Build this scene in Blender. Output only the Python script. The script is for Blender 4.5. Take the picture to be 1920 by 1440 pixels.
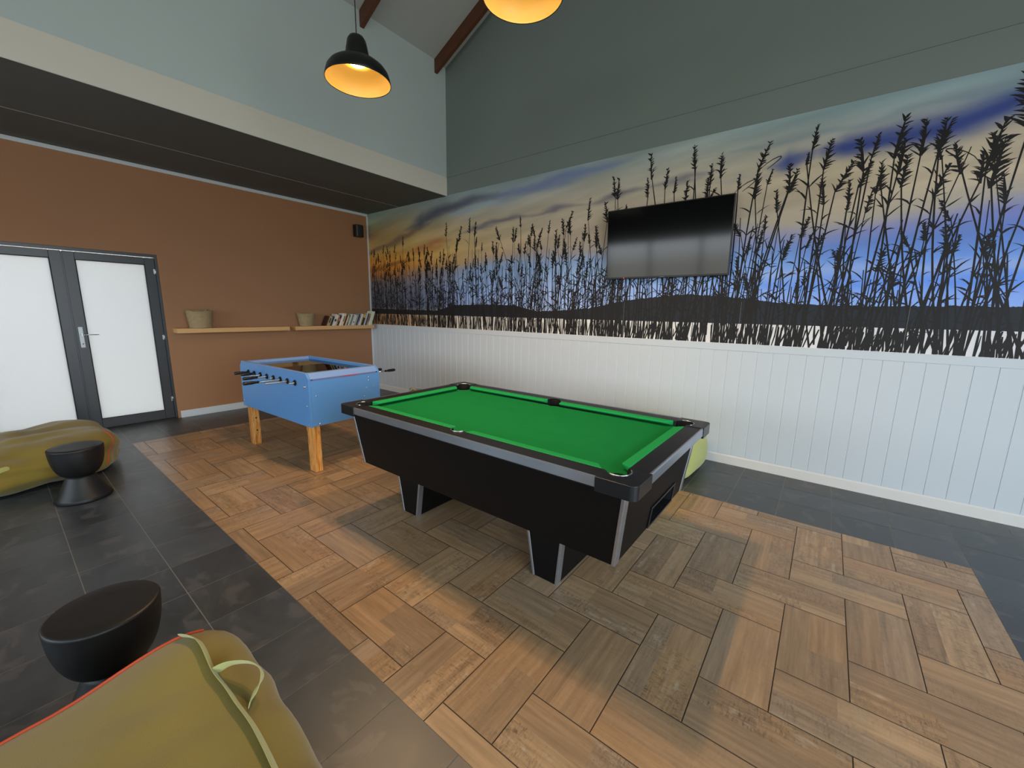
import bpy, bmesh, math, random
import numpy as np
from mathutils import Vector, Matrix, noise

for o in list(bpy.data.objects): bpy.data.objects.remove(o)
SC = bpy.context.scene
COL = SC.collection
R = math.radians

# ------------------------------------------------------------------ camera
CAM = Vector((6.805, -4.4377, 1.5)); YAW, PITCH, ROLL, FPX = 0.6588, -0.1791, 0.016, 756.146
cd = bpy.data.cameras.new('camera'); co = bpy.data.objects.new('camera', cd); COL.objects.link(co)
cd.sensor_fit = 'HORIZONTAL'; cd.sensor_width = 36.0; cd.lens = 36.0 * FPX / 1920.0
cd.clip_start = 0.02; cd.clip_end = 200
fwd = Vector((-math.sin(YAW) * math.cos(PITCH), math.cos(YAW) * math.cos(PITCH), math.sin(PITCH)))
rt = Vector((math.cos(YAW), math.sin(YAW), 0)); up = rt.cross(fwd)
r2 = rt * math.cos(ROLL) + up * math.sin(ROLL); u2 = up * math.cos(ROLL) - rt * math.sin(ROLL)
M = Matrix((r2, u2, -fwd)).transposed().to_4x4(); M.translation = CAM
co.matrix_world = M
SC.camera = co

# ------------------------------------------------------------------ world, daylight, exposure
SC.view_settings.view_transform = 'Standard'; SC.view_settings.look = 'None'
SC.view_settings.exposure = 0.26; SC.view_settings.gamma = 1.0
SC.view_settings.use_curve_mapping = False
W = bpy.data.worlds.new('daylight'); SC.world = W; W.use_nodes = True
nt = W.node_tree; nt.nodes.clear()
out = nt.nodes.new('ShaderNodeOutputWorld'); bg = nt.nodes.new('ShaderNodeBackground')
tc = nt.nodes.new('ShaderNodeTexCoord'); sx = nt.nodes.new('ShaderNodeSeparateXYZ'); cr = nt.nodes.new('ShaderNodeValToRGB')
mr = nt.nodes.new('ShaderNodeMapRange'); mr.inputs['From Min'].default_value = -1; mr.inputs['From Max'].default_value = 1
nt.links.new(tc.outputs['Generated'], sx.inputs[0]); nt.links.new(sx.outputs['Z'], mr.inputs['Value'])
nt.links.new(mr.outputs[0], cr.inputs[0]); nt.links.new(cr.outputs[0], bg.inputs[0]); nt.links.new(bg.outputs[0], out.inputs[0])
el = cr.color_ramp.elements
el[0].position = 0.0; el[0].color = (0.40, 0.39, 0.35, 1)
el[1].position = 1.0; el[1].color = (0.42, 0.62, 0.95, 1)
for p_, c_ in ((0.485, (0.46, 0.46, 0.42, 1)), (0.505, (0.86, 0.94, 1.0, 1)), (0.62, (0.80, 0.93, 1.0, 1))):
    e_ = el.new(p_); e_.color = c_
bg.inputs['Strength'].default_value = 6.4

def portal(loc, rot, sx_, sy_):
    l = bpy.data.lights.new('window_daylight', 'AREA'); l.shape = 'RECTANGLE'; l.size = sx_; l.size_y = sy_
    l.cycles.is_portal = True
    o = bpy.data.objects.new('window_daylight', l); COL.objects.link(o); o.location = loc; o.rotation_euler = rot
portal((10.56, -4.7, 1.75), (0, R(90), 0), 3.5, 5.0)          # opening in the right wall
portal((3.0, -8.36, 1.7), (R(90), 0, 0), 4.4, 1.5)           # openings in the front wall
portal((7.9, -8.36, 1.7), (R(90), 0, 0), 3.6, 1.5)

# ------------------------------------------------------------------ helpers
def lin(c):
    return tuple(((v / 255) / 12.92 if v / 255 <= 0.04045 else ((v / 255 + 0.055) / 1.055) ** 2.4) for v in c)

def mat(name, rgb, rough=0.5, metal=0.0, spec=0.5, nscale=0, namt=0.0, bump=0.0, bscale=200, coat=0.0, stretch=(1, 1, 1)):
    m = bpy.data.materials.new(name); m.use_nodes = True
    n = m.node_tree; b = n.nodes['Principled BSDF']
    c = lin(rgb)
    b.inputs['Base Color'].default_value = (*c, 1); b.inputs['Roughness'].default_value = rough
    b.inputs['Metallic'].default_value = metal; b.inputs['Specular IOR Level'].default_value = spec
    b.inputs['Coat Weight'].default_value = coat
    if nscale or bump:
        t = n.nodes.new('ShaderNodeTexCoord'); mp = n.nodes.new('ShaderNodeMapping'); mp.inputs['Scale'].default_value = stretch
        n.links.new(t.outputs['Object'], mp.inputs[0])
    if nscale:
        nz = n.nodes.new('ShaderNodeTexNoise'); nz.inputs['Scale'].default_value = nscale; nz.inputs['Detail'].default_value = 5
        n.links.new(mp.outputs[0], nz.inputs['Vector'])
        mx = n.nodes.new('ShaderNodeMix'); mx.data_type = 'RGBA'
        mx.inputs['A'].default_value = (*[v * (1 - namt) for v in c], 1); mx.inputs['B'].default_value = (*[min(1, v * (1 + namt)) for v in c], 1)
        n.links.new(nz.outputs['Fac'], mx.inputs['Factor']); n.links.new(mx.outputs['Result'], b.inputs['Base Color'])
    if bump:
        nb = n.nodes.new('ShaderNodeTexNoise'); nb.inputs['Scale'].default_value = bscale; nb.inputs['Detail'].default_value = 3
        n.links.new(mp.outputs[0], nb.inputs['Vector'])
        bp = n.nodes.new('ShaderNodeBump'); bp.inputs['Strength'].default_value = bump; bp.inputs['Distance'].default_value = 0.01
        n.links.new(nb.outputs['Fac'], bp.inputs['Height']); n.links.new(bp.outputs[0], b.inputs['Normal'])
    return m

class MB:
    def __init__(s): s.bm = bmesh.new()
    def quad(s, pts, mi=0):
        f = s.bm.faces.new([s.bm.verts.new(p) for p in pts]); f.material_index = mi; return f
    def box(s, x0, x1, y0, y1, z0, z1, mi=0, mtx=None):
        P = [Vector((x, y, z)) for z in (z0, z1) for y in (y0, y1) for x in (x0, x1)]
        if mtx: P = [mtx @ p for p in P]
        v = [s.bm.verts.new(p) for p in P]
        for q in ((0, 2, 3, 1), (4, 5, 7, 6), (0, 1, 5, 4), (2, 6, 7, 3), (0, 4, 6, 2), (1, 3, 7, 5)):
            f = s.bm.faces.new([v[i] for i in q]); f.material_index = mi
        return s
    def hexa(s, bot, top, mi=0):        # 4 bottom pts, 4 top pts (ccw from above)
        b = [s.bm.verts.new(p) for p in bot]; t = [s.bm.verts.new(p) for p in top]
        n = len(b)
        for i in range(n):
            f = s.bm.faces.new((b[i], b[(i + 1) % n], t[(i + 1) % n], t[i])); f.material_index = mi
        f = s.bm.faces.new(b[::-1]); f.material_index = mi
        f = s.bm.faces.new(t); f.material_index = mi
        return s
    def prism(s, pts, axis, a, b, mi=0):
        def P(p, h):
            if axis == 'z': return (p[0], p[1], h)
            if axis == 'y': return (p[0], h, p[1])
            return (h, p[0], p[1])
        lo = [s.bm.verts.new(P(p, a)) for p in pts]; hi = [s.bm.verts.new(P(p, b)) for p in pts]
        n = len(pts)
        for i in range(n):
            f = s.bm.faces.new((lo[i], lo[(i + 1) % n], hi[(i + 1) % n], hi[i])); f.material_index = mi
        s.bm.faces.new(lo[::-1]).material_index = mi; s.bm.faces.new(hi).material_index = mi
        return s
    def tube(s, pts, r, seg=12, mi=0, caps=True, flat=None):
        pts = [Vector(p) for p in pts]; rings = []
        rs = r if isinstance(r, (list, tuple)) else [r] * len(pts)
        prev = None
        for i, p in enumerate(pts):
            d = (pts[min(i + 1, len(pts) - 1)] - pts[max(i - 1, 0)]).normalized()
            if prev is None:
                a = Vector((0, 0, 1)) if abs(d.z) < .9 else Vector((1, 0, 0))
            else: a = prev
            n1 = d.cross(a)
            if n1.length < 1e-6: n1 = d.cross(Vector((1, 0, .01)))
            n1.normalize(); n2 = n1.cross(d).normalized(); prev = n2
            f1 = flat if flat else 1
            rings.append([s.bm.verts.new(p + n1 * math.cos(2 * math.pi * k / seg) * rs[i] + n2 * math.sin(2 * math.pi * k / seg) * rs[i] * f1) for k in range(seg)])
        for i in range(len(rings) - 1):
            for k in range(seg):
                f = s.bm.faces.new((rings[i][k], rings[i][(k + 1) % seg], rings[i + 1][(k + 1) % seg], rings[i + 1][k])); f.material_index = mi; f.smooth = True
        if caps:
            s.bm.faces.new(rings[0][::-1]).material_index = mi; s.bm.faces.new(rings[-1]).material_index = mi
        return s
    def lathe(s, prof, c=(0, 0, 0), seg=48, mi=0, smooth=True, close=False):
        rings = []
        for (r, z) in prof:
            if r < 1e-5: rings.append([s.bm.verts.new((c[0], c[1], c[2] + z))])
            else: rings.append([s.bm.verts.new((c[0] + r * math.cos(2 * math.pi * k / seg), c[1] + r * math.sin(2 * math.pi * k / seg), c[2] + z)) for k in range(seg)])
        for i in range(len(rings) - 1):
            A, B = rings[i], rings[i + 1]
            for k in range(seg):
                k2 = (k + 1) % seg
                if len(A) == 1 and len(B) == 1: continue
                if len(A) == 1: f = s.bm.faces.new((A[0], B[k2], B[k]))
                elif len(B) == 1: f = s.bm.faces.new((A[k], A[k2], B[0]))
                else: f = s.bm.faces.new((A[k], A[k2], B[k2], B[k]))
                f.material_index = mi; f.smooth = smooth
        return s
    def ribbon(s, pts, w, y, mi=0):     # flat printed ribbon in the x-z plane
        n = len(pts); L = []
        for i, p in enumerate(pts):
            a = pts[max(i - 1, 0)]; b = pts[min(i + 1, n - 1)]
            dx, dz = b[0] - a[0], b[1] - a[1]; l = math.hypot(dx, dz) or 1
            ww = w[i] / 2
            L.append((s.bm.verts.new((p[0] - dz / l * ww, y, p[1] + dx / l * ww)), s.bm.verts.new((p[0] + dz / l * ww, y, p[1] - dx / l * ww))))
        for i in range(n - 1):
            f = s.bm.faces.new((L[i][0], L[i][1], L[i + 1][1], L[i + 1][0])); f.material_index = mi
    def build(s, name, mats, parent=None, bevel=0, seg=2, smooth=False, recalc=True, loc=None):
        if recalc: bmesh.ops.recalc_face_normals(s.bm, faces=s.bm.faces)
        me = bpy.data.meshes.new(name); s.bm.to_mesh(me); s.bm.free()
        for m in (mats if isinstance(mats, (list, tuple)) else [mats]): me.materials.append(m)
        if smooth:
            for p in me.polygons: p.use_smooth = True
        o = bpy.data.objects.new(name, me); COL.objects.link(o)
        if parent: o.parent = parent
        if loc: o.location = loc
        if bevel:
            b = o.modifiers.new('bevel', 'BEVEL'); b.width = bevel; b.segments = seg; b.limit_method = 'ANGLE'; b.angle_limit = R(40)
            b.harden_normals = False
        return o

def tag(o, label=None, cat=None, group=None, kind=None):
    if label: o['label'] = label
    if cat: o['category'] = cat
    if group: o['group'] = group
    if kind: o['kind'] = kind
    return o
def empty(name, loc=(0, 0, 0), rz=0, **k):
    o = bpy.data.objects.new(name, None); COL.objects.link(o); o.location = loc; o.rotation_euler = (0, 0, rz); o.empty_display_size = .1
    return tag(o, **k)
def struct(o, label=None, cat=None):
    return tag(o, label, cat, kind='structure')

# ------------------------------------------------------------------ materials
M_teal = mat('teal_grey_wall_paint', (126, 138, 136), .75, nscale=1.3, namt=.05, bump=.12, bscale=60)
M_upper = mat('lit_grey_green_paint', (196, 210, 212), .75, nscale=1.3, namt=.05, bump=.12, bscale=60)  # wall paint lightened: brighter light on the dropped wall put into its colour
M_band = mat('pale_grey_band', (224, 221, 212), .7, bump=.05, bscale=90)  # strip slightly paler than the wall above it
M_brown = mat('brown_wall_paint', (160, 116, 82), .7, nscale=2, namt=.05, bump=.10, bscale=80)
M_white = mat('white_paint', (207, 215, 222), .38, bump=.02, bscale=40)
M_whitewood = mat('white_skirting_paint', (226, 224, 220), .4, nscale=8, namt=.04, stretch=(.2, 1, 6))
M_ceil = mat('ceiling_board', (176, 180, 178), .8)
M_soffit = mat('charcoal_soffit_paint', (84, 90, 90), .6, nscale=3, namt=.12, bump=.05, bscale=30)
M_sofline = mat('pale_joint_filler', (150, 150, 148), .6)
M_beam = mat('brown_stained_timber', (92, 52, 30), .5, nscale=6, namt=.3, stretch=(.3, 4, 4))
M_alu = mat('charcoal_aluminium', (62, 64, 68), .35, metal=.3)
M_blackline = mat('black_seal', (12, 12, 13), .6)
M_steel = mat('brushed_steel', (200, 202, 205), .25, metal=1)
M_dark = mat('matt_black', (14, 14, 15), .45)
M_lam = mat('black_laminate', (7, 7, 8), .5, spec=.22)
M_rail = mat('black_rail_laminate', (20, 19, 19), .35, nscale=5, namt=.1)
M_cast = mat('black_cast_corner', (26, 28, 32), .28)
M_alutrim = mat('brushed_aluminium_trim', (176, 182, 192), .3, metal=.85, nscale=10, namt=.12, stretch=(.5, .5, 3))
M_felt = mat('green_felt', (16, 134, 66), .9, spec=.15, nscale=9, namt=.10, bump=.15, bscale=900)
M_cushion = mat('green_cushion_cloth', (30, 162, 84), .85, spec=.2, bump=.1, bscale=900)
M_leather = mat('black_pocket_leather', (13, 13, 14), .7, spec=.2)
M_blue = mat('sky_blue_laminate', (92, 146, 205), .38, nscale=2, namt=.04)
M_bluerim = mat('light_blue_rim_laminate', (128, 160, 214), .32)
M_pitch = mat('dark_pitch_board', (40, 44, 36), .5)
M_black_pl = mat('black_plastic', (12, 12, 13), .35)
M_pine = None
M_shelf = mat('pale_beech_shelf', (214, 168, 112), .45, nscale=5, namt=.12, stretch=(3, .3, 8))
M_stool = mat('black_stained_wood', (18, 16, 16), .48, nscale=14, namt=.3, bump=.12, bscale=25, stretch=(1, 1, .2))
M_piping = mat('orange_red_piping', (190, 72, 36), .7)
M_shade = mat('black_enamel', (16, 20, 20), .35)
M_lining = mat('glow_tinted_enamel', (244, 214, 128), .35)  # pendant lining, the bulb's warm glow tinted into its colour
M_grout = mat('floor_grout', (78, 64, 50), .9)
M_grout_d = mat('grey_floor_grout', (160, 158, 150), .9)
M_tvglass = mat('glossy_black_screen', (6, 6, 7), .09, spec=.38)
M_red = mat('dull_red_sticker', (176, 78, 92), .5)
M_strip = mat('grey_violet_strip', (112, 116, 158), .5)

def pine_mat():
    m = bpy.data.materials.new('knotty_pine'); m.use_nodes = True; n = m.node_tree; b = n.nodes['Principled BSDF']
    t = n.nodes.new('ShaderNodeTexCoord'); mp = n.nodes.new('ShaderNodeMapping'); mp.inputs['Scale'].default_value = (9, 9, 1.2)
    nz = n.nodes.new('ShaderNodeTexNoise'); nz.inputs['Scale'].default_value = 4; nz.inputs['Detail'].default_value = 6; nz.inputs['Distortion'].default_value = 1.5
    cr = n.nodes.new('ShaderNodeValToRGB')
    cr.color_ramp.elements[0].position = .32; cr.color_ramp.elements[0].color = (*lin((176, 98, 34)), 1)
    cr.color_ramp.elements[1].position = .6; cr.color_ramp.elements[1].color = (*lin((228, 164, 88)), 1)
    n.links.new(t.outputs['Object'], mp.inputs[0]); n.links.new(mp.outputs[0], nz.inputs[0]); n.links.new(nz.outputs['Fac'], cr.inputs[0])
    n.links.new(cr.outputs[0], b.inputs['Base Color']); b.inputs['Roughness'].default_value = .4
    return m
M_pine = pine_mat()

def emis(name, rgb, st):
    m = bpy.data.materials.new(name); m.use_nodes = True; n = m.node_tree; b = n.nodes['Principled BSDF']
    b.inputs['Emission Color'].default_value = (*lin(rgb), 1); b.inputs['Emission Strength'].default_value = st
    b.inputs['Base Color'].default_value = (*lin(rgb), 1)
    return m
M_bulb = emis('lit_lamp_bulb', (255, 206, 130), 12)
M_led = emis('red_standby_led', (255, 30, 20), 2.0)

def frosted():
    m = bpy.data.materials.new('frosted_glass'); m.use_nodes = True; n = m.node_tree; n.nodes.clear()
    o = n.nodes.new('ShaderNodeOutputMaterial'); tr = n.nodes.new('ShaderNodeBsdfTranslucent'); tr.inputs[0].default_value = (.70, .68, .66, 1)
    df = n.nodes.new('ShaderNodeBsdfDiffuse'); df.inputs[0].default_value = (.55, .56, .57, 1)
    gl = n.nodes.new('ShaderNodeBsdfGlossy'); gl.inputs['Roughness'].default_value = .25
    fr = n.nodes.new('ShaderNodeFresnel'); fr.inputs[0].default_value = 1.4
    a = n.nodes.new('ShaderNodeMixShader'); a.inputs[0].default_value = .35; c = n.nodes.new('ShaderNodeMixShader')
    n.links.new(tr.outputs[0], a.inputs[1]); n.links.new(df.outputs[0], a.inputs[2])
    n.links.new(fr.outputs[0], c.inputs[0]); n.links.new(a.outputs[0], c.inputs[1]); n.links.new(gl.outputs[0], c.inputs[2])
    n.links.new(c.outputs[0], o.inputs[0])
    return m
M_frost = frosted()

def thin_glass():
    m = bpy.data.materials.new('clear_table_glass'); m.use_nodes = True; n = m.node_tree; n.nodes.clear()
    o = n.nodes.new('ShaderNodeOutputMaterial'); tr = n.nodes.new('ShaderNodeBsdfTransparent'); tr.inputs[0].default_value = (.8, .84, .82, 1)
    gl = n.nodes.new('ShaderNodeBsdfGlossy'); gl.inputs['Roughness'].default_value = 0.005
    fr = n.nodes.new('ShaderNodeFresnel'); fr.inputs[0].default_value = 1.65
    mx = n.nodes.new('ShaderNodeMixShader')
    n.links.new(fr.outputs[0], mx.inputs[0]); n.links.new(tr.outputs[0], mx.inputs[1]); n.links.new(gl.outputs[0], mx.inputs[2]); n.links.new(mx.outputs[0], o.inputs[0])
    return m
M_glass = thin_glass()

def canvas(name, rgb, hi):
    m = bpy.data.materials.new(name); m.use_nodes = True; n = m.node_tree; b = n.nodes['Principled BSDF']
    t = n.nodes.new('ShaderNodeTexCoord'); nz = n.nodes.new('ShaderNodeTexNoise'); nz.inputs['Scale'].default_value = 3.5; nz.inputs['Detail'].default_value = 5
    mx = n.nodes.new('ShaderNodeMix'); mx.data_type = 'RGBA'; mx.inputs['A'].default_value = (*lin(rgb), 1); mx.inputs['B'].default_value = (*lin(hi), 1)
    n.links.new(t.outputs['Object'], nz.inputs[0]); n.links.new(nz.outputs['Fac'], mx.inputs['Factor']); n.links.new(mx.outputs['Result'], b.inputs['Base Color'])
    n2 = n.nodes.new('ShaderNodeTexNoise'); n2.inputs['Scale'].default_value = 500
    bp = n.nodes.new('ShaderNodeBump'); bp.inputs['Strength'].default_value = .25; bp.inputs['Distance'].default_value = .004
    n.links.new(t.outputs['Object'], n2.inputs[0]); n.links.new(n2.outputs['Fac'], bp.inputs['Height']); n.links.new(bp.outputs[0], b.inputs['Normal'])
    b.inputs['Roughness'].default_value = .85; b.inputs['Sheen Weight'].default_value = .25
    return m
M_canvas = canvas('olive_canvas', (112, 92, 26), (138, 120, 42))
M_canvas2 = canvas('pale_olive_webbing', (158, 158, 92), (172, 170, 104))
M_canvas3 = canvas('lime_canvas', (178, 180, 98), (192, 194, 116))
M_basket = None
def basket_mat():
    m = bpy.data.materials.new('woven_seagrass'); m.use_nodes = True; n = m.node_tree; b = n.nodes['Principled BSDF']
    t = n.nodes.new('ShaderNodeTexCoord'); wv = n.nodes.new('ShaderNodeTexWave'); wv.bands_direction = 'Z'; wv.inputs['Scale'].default_value = 28; wv.inputs['Distortion'].default_value = 2
    nz = n.nodes.new('ShaderNodeTexNoise'); nz.inputs['Scale'].default_value = 30
    mx = n.nodes.new('ShaderNodeMix'); mx.data_type = 'RGBA'; mx.inputs['A'].default_value = (*lin((150, 128, 92)), 1); mx.inputs['B'].default_value = (*lin((186, 164, 124)), 1)
    n.links.new(t.outputs['Object'], wv.inputs[0]); n.links.new(t.outputs['Object'], nz.inputs[0]); n.links.new(nz.outputs['Fac'], mx.inputs['Factor'])
    n.links.new(mx.outputs['Result'], b.inputs['Base Color'])
    bp = n.nodes.new('ShaderNodeBump'); bp.inputs['Strength'].default_value = .6; bp.inputs['Distance'].default_value = .006
    n.links.new(wv.outputs['Fac'], bp.inputs['Height']); n.links.new(bp.outputs[0], b.inputs['Normal']); b.inputs['Roughness'].default_value = .85
    return m
M_basket = basket_mat()

def tile_mat(name, attr, gscale, gamt, rough, spec, kind):
    m = bpy.data.materials.new(name); m.use_nodes = True; n = m.node_tree; b = n.nodes['Principled BSDF']
    at = n.nodes.new('ShaderNodeAttribute'); at.attribute_name = attr
    uv = n.nodes.new('ShaderNodeUVMap'); uv.uv_map = 'UVMap'
    mp = n.nodes.new('ShaderNodeMapping'); mp.inputs['Scale'].default_value = (gscale[0], gscale[1], 1)
    n.links.new(uv.outputs[0], mp.inputs[0])
    nz = n.nodes.new('ShaderNodeTexNoise'); nz.inputs['Scale'].default_value = 1; nz.inputs['Detail'].default_value = 8; nz.inputs['Roughness'].default_value = .65
    n.links.new(mp.outputs[0], nz.inputs['Vector'])
    r1 = n.nodes.new('ShaderNodeMapRange'); r1.inputs['From Min'].default_value = .3; r1.inputs['From Max'].default_value = .7
    r1.inputs['To Min'].default_value = 1 - gamt; r1.inputs['To Max'].default_value = 1 + gamt * .7
    n.links.new(nz.outputs['Fac'], r1.inputs['Value'])
    mul = n.nodes.new('ShaderNodeVectorMath'); mul.operation = 'SCALE'
    n.links.new(at.outputs['Color'], mul.inputs[0]); n.links.new(r1.outputs[0], mul.inputs['Scale'])
    last = mul.outputs[0]
    if kind == 'wood':
        # worn dark smudges, saw marks across the grain and bleached patches, stronger on worn boards
        wa_ = n.nodes.new('ShaderNodeAttribute'); wa_.attribute_name = 'wear'
        def nz_(sc, det, rg=.7):
            mpp = n.nodes.new('ShaderNodeMapping'); mpp.inputs['Scale'].default_value = (sc[0], sc[1], 1); n.links.new(uv.outputs[0], mpp.inputs[0])
            z = n.nodes.new('ShaderNodeTexNoise'); z.inputs['Scale'].default_value = 1; z.inputs['Detail'].default_value = det; z.inputs['Roughness'].default_value = rg
            n.links.new(mpp.outputs[0], z.inputs['Vector']); return z.outputs['Fac']
        def rng(src, a, b_, c=0.0, d=1.0):
            q = n.nodes.new('ShaderNodeMapRange'); q.inputs['From Min'].default_value = a; q.inputs['From Max'].default_value = b_
            q.inputs['To Min'].default_value = c; q.inputs['To Max'].default_value = d; n.links.new(src, q.inputs['Value']); return q.outputs[0]
        def mth(op, a, b_):
            q = n.nodes.new('ShaderNodeMath'); q.operation = op; q.use_clamp = True
            for k, v in enumerate((a, b_)):
                if isinstance(v, (int, float)): q.inputs[k].default_value = v
                else: n.links.new(v, q.inputs[k])
            return q.outputs[0]
        fine = mth('MAXIMUM', rng(nz_((90, 22), 6, .8), .48, .68), mth('MULTIPLY', rng(nz_((10, 70), 5), .50, .68), .6))
        zone = rng(nz_((4.5, 7.0), 4), .40, .54)
        dark = mth('MULTIPLY', mth('MULTIPLY', fine, zone), wa_.outputs['Fac'])
        blot = mth('MULTIPLY', mth('MULTIPLY', rng(nz_((11, 16), 8, .75), .56, .66), rng(nz_((3, 4), 2), .5, .62)), wa_.outputs['Fac'])
        dk = mth('MULTIPLY', mth('MAXIMUM', dark, blot), .80)
        mx = n.nodes.new('ShaderNodeMix'); mx.data_type = 'RGBA'; mx.inputs['B'].default_value = (*lin((58, 46, 36)), 1)
        n.links.new(dk, mx.inputs['Factor']); n.links.new(last, mx.inputs['A'])
        pale = mth('MULTIPLY', mth('MULTIPLY', rng(nz_((7, 22), 6, .7), .56, .66), wa_.outputs['Fac']), .45)
        mx2 = n.nodes.new('ShaderNodeMix'); mx2.data_type = 'RGBA'; mx2.inputs['B'].default_value = (*lin((196, 178, 152)), 1)
        n.links.new(pale, mx2.inputs['Factor']); n.links.new(mx.outputs['Result'], mx2.inputs['A']); last = mx2.outputs['Result']
    else:
        mpp = n.nodes.new('ShaderNodeMapping'); mpp.inputs['Scale'].default_value = (5, 9, 1); n.links.new(uv.outputs[0], mpp.inputs[0])
        z = n.nodes.new('ShaderNodeTexNoise'); z.inputs['Scale'].default_value = 1; z.inputs['Detail'].default_value = 4; z.inputs['Roughness'].default_value = .55; z.inputs['Distortion'].default_value = .6
        n.links.new(mpp.outputs[0], z.inputs['Vector'])
        q = n.nodes.new('ShaderNodeMapRange'); q.inputs['From Min'].default_value = .56; q.inputs['From Max'].default_value = .62; q.inputs['To Max'].default_value = .32; n.links.new(z.outputs['Fac'], q.inputs['Value'])
        mx = n.nodes.new('ShaderNodeMix'); mx.data_type = 'RGBA'; mx.inputs['B'].default_value = (*lin((104, 100, 98)), 1)
        n.links.new(q.outputs[0], mx.inputs['Factor']); n.links.new(last, mx.inputs['A']); last = mx.outputs['Result']
    n.links.new(last, b.inputs['Base Color'])
    b.inputs['Roughness'].default_value = rough; b.inputs['Specular IOR Level'].default_value = spec
    rr = n.nodes.new('ShaderNodeMapRange'); rr.inputs['To Min'].default_value = rough - .06; rr.inputs['To Max'].default_value = rough + .10
    n.links.new(nz.outputs['Fac'], rr.inputs['Value']); n.links.new(rr.outputs[0], b.inputs['Roughness'])
    bp = n.nodes.new('ShaderNodeBump'); bp.inputs['Strength'].default_value = .10; bp.inputs['Distance'].default_value = .004
    n.links.new(nz.outputs['Fac'], bp.inputs['Height']); n.links.new(bp.outputs[0], b.inputs['Normal'])
    return m
M_woodtile = tile_mat('wood_look_tile', 'tone', (2.2, 34), .30, .30, .5, 'wood')
M_slate = tile_mat('dark_slate_tile', 'tone', (3.0, 5.0), .34, .38, .85, 'slate')

# ================================================================== ROOM
X1, Y0 = 10.5, -8.3        # right wall, front wall
XS = 2.067                 # face of the dropped wall over the low ceiling
ZL = 3.17                  # low ceiling
SL = 0.45; ZC0 = 4.90      # slope and springing of the high ceiling
XR = 6.3                   # ridge

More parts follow.
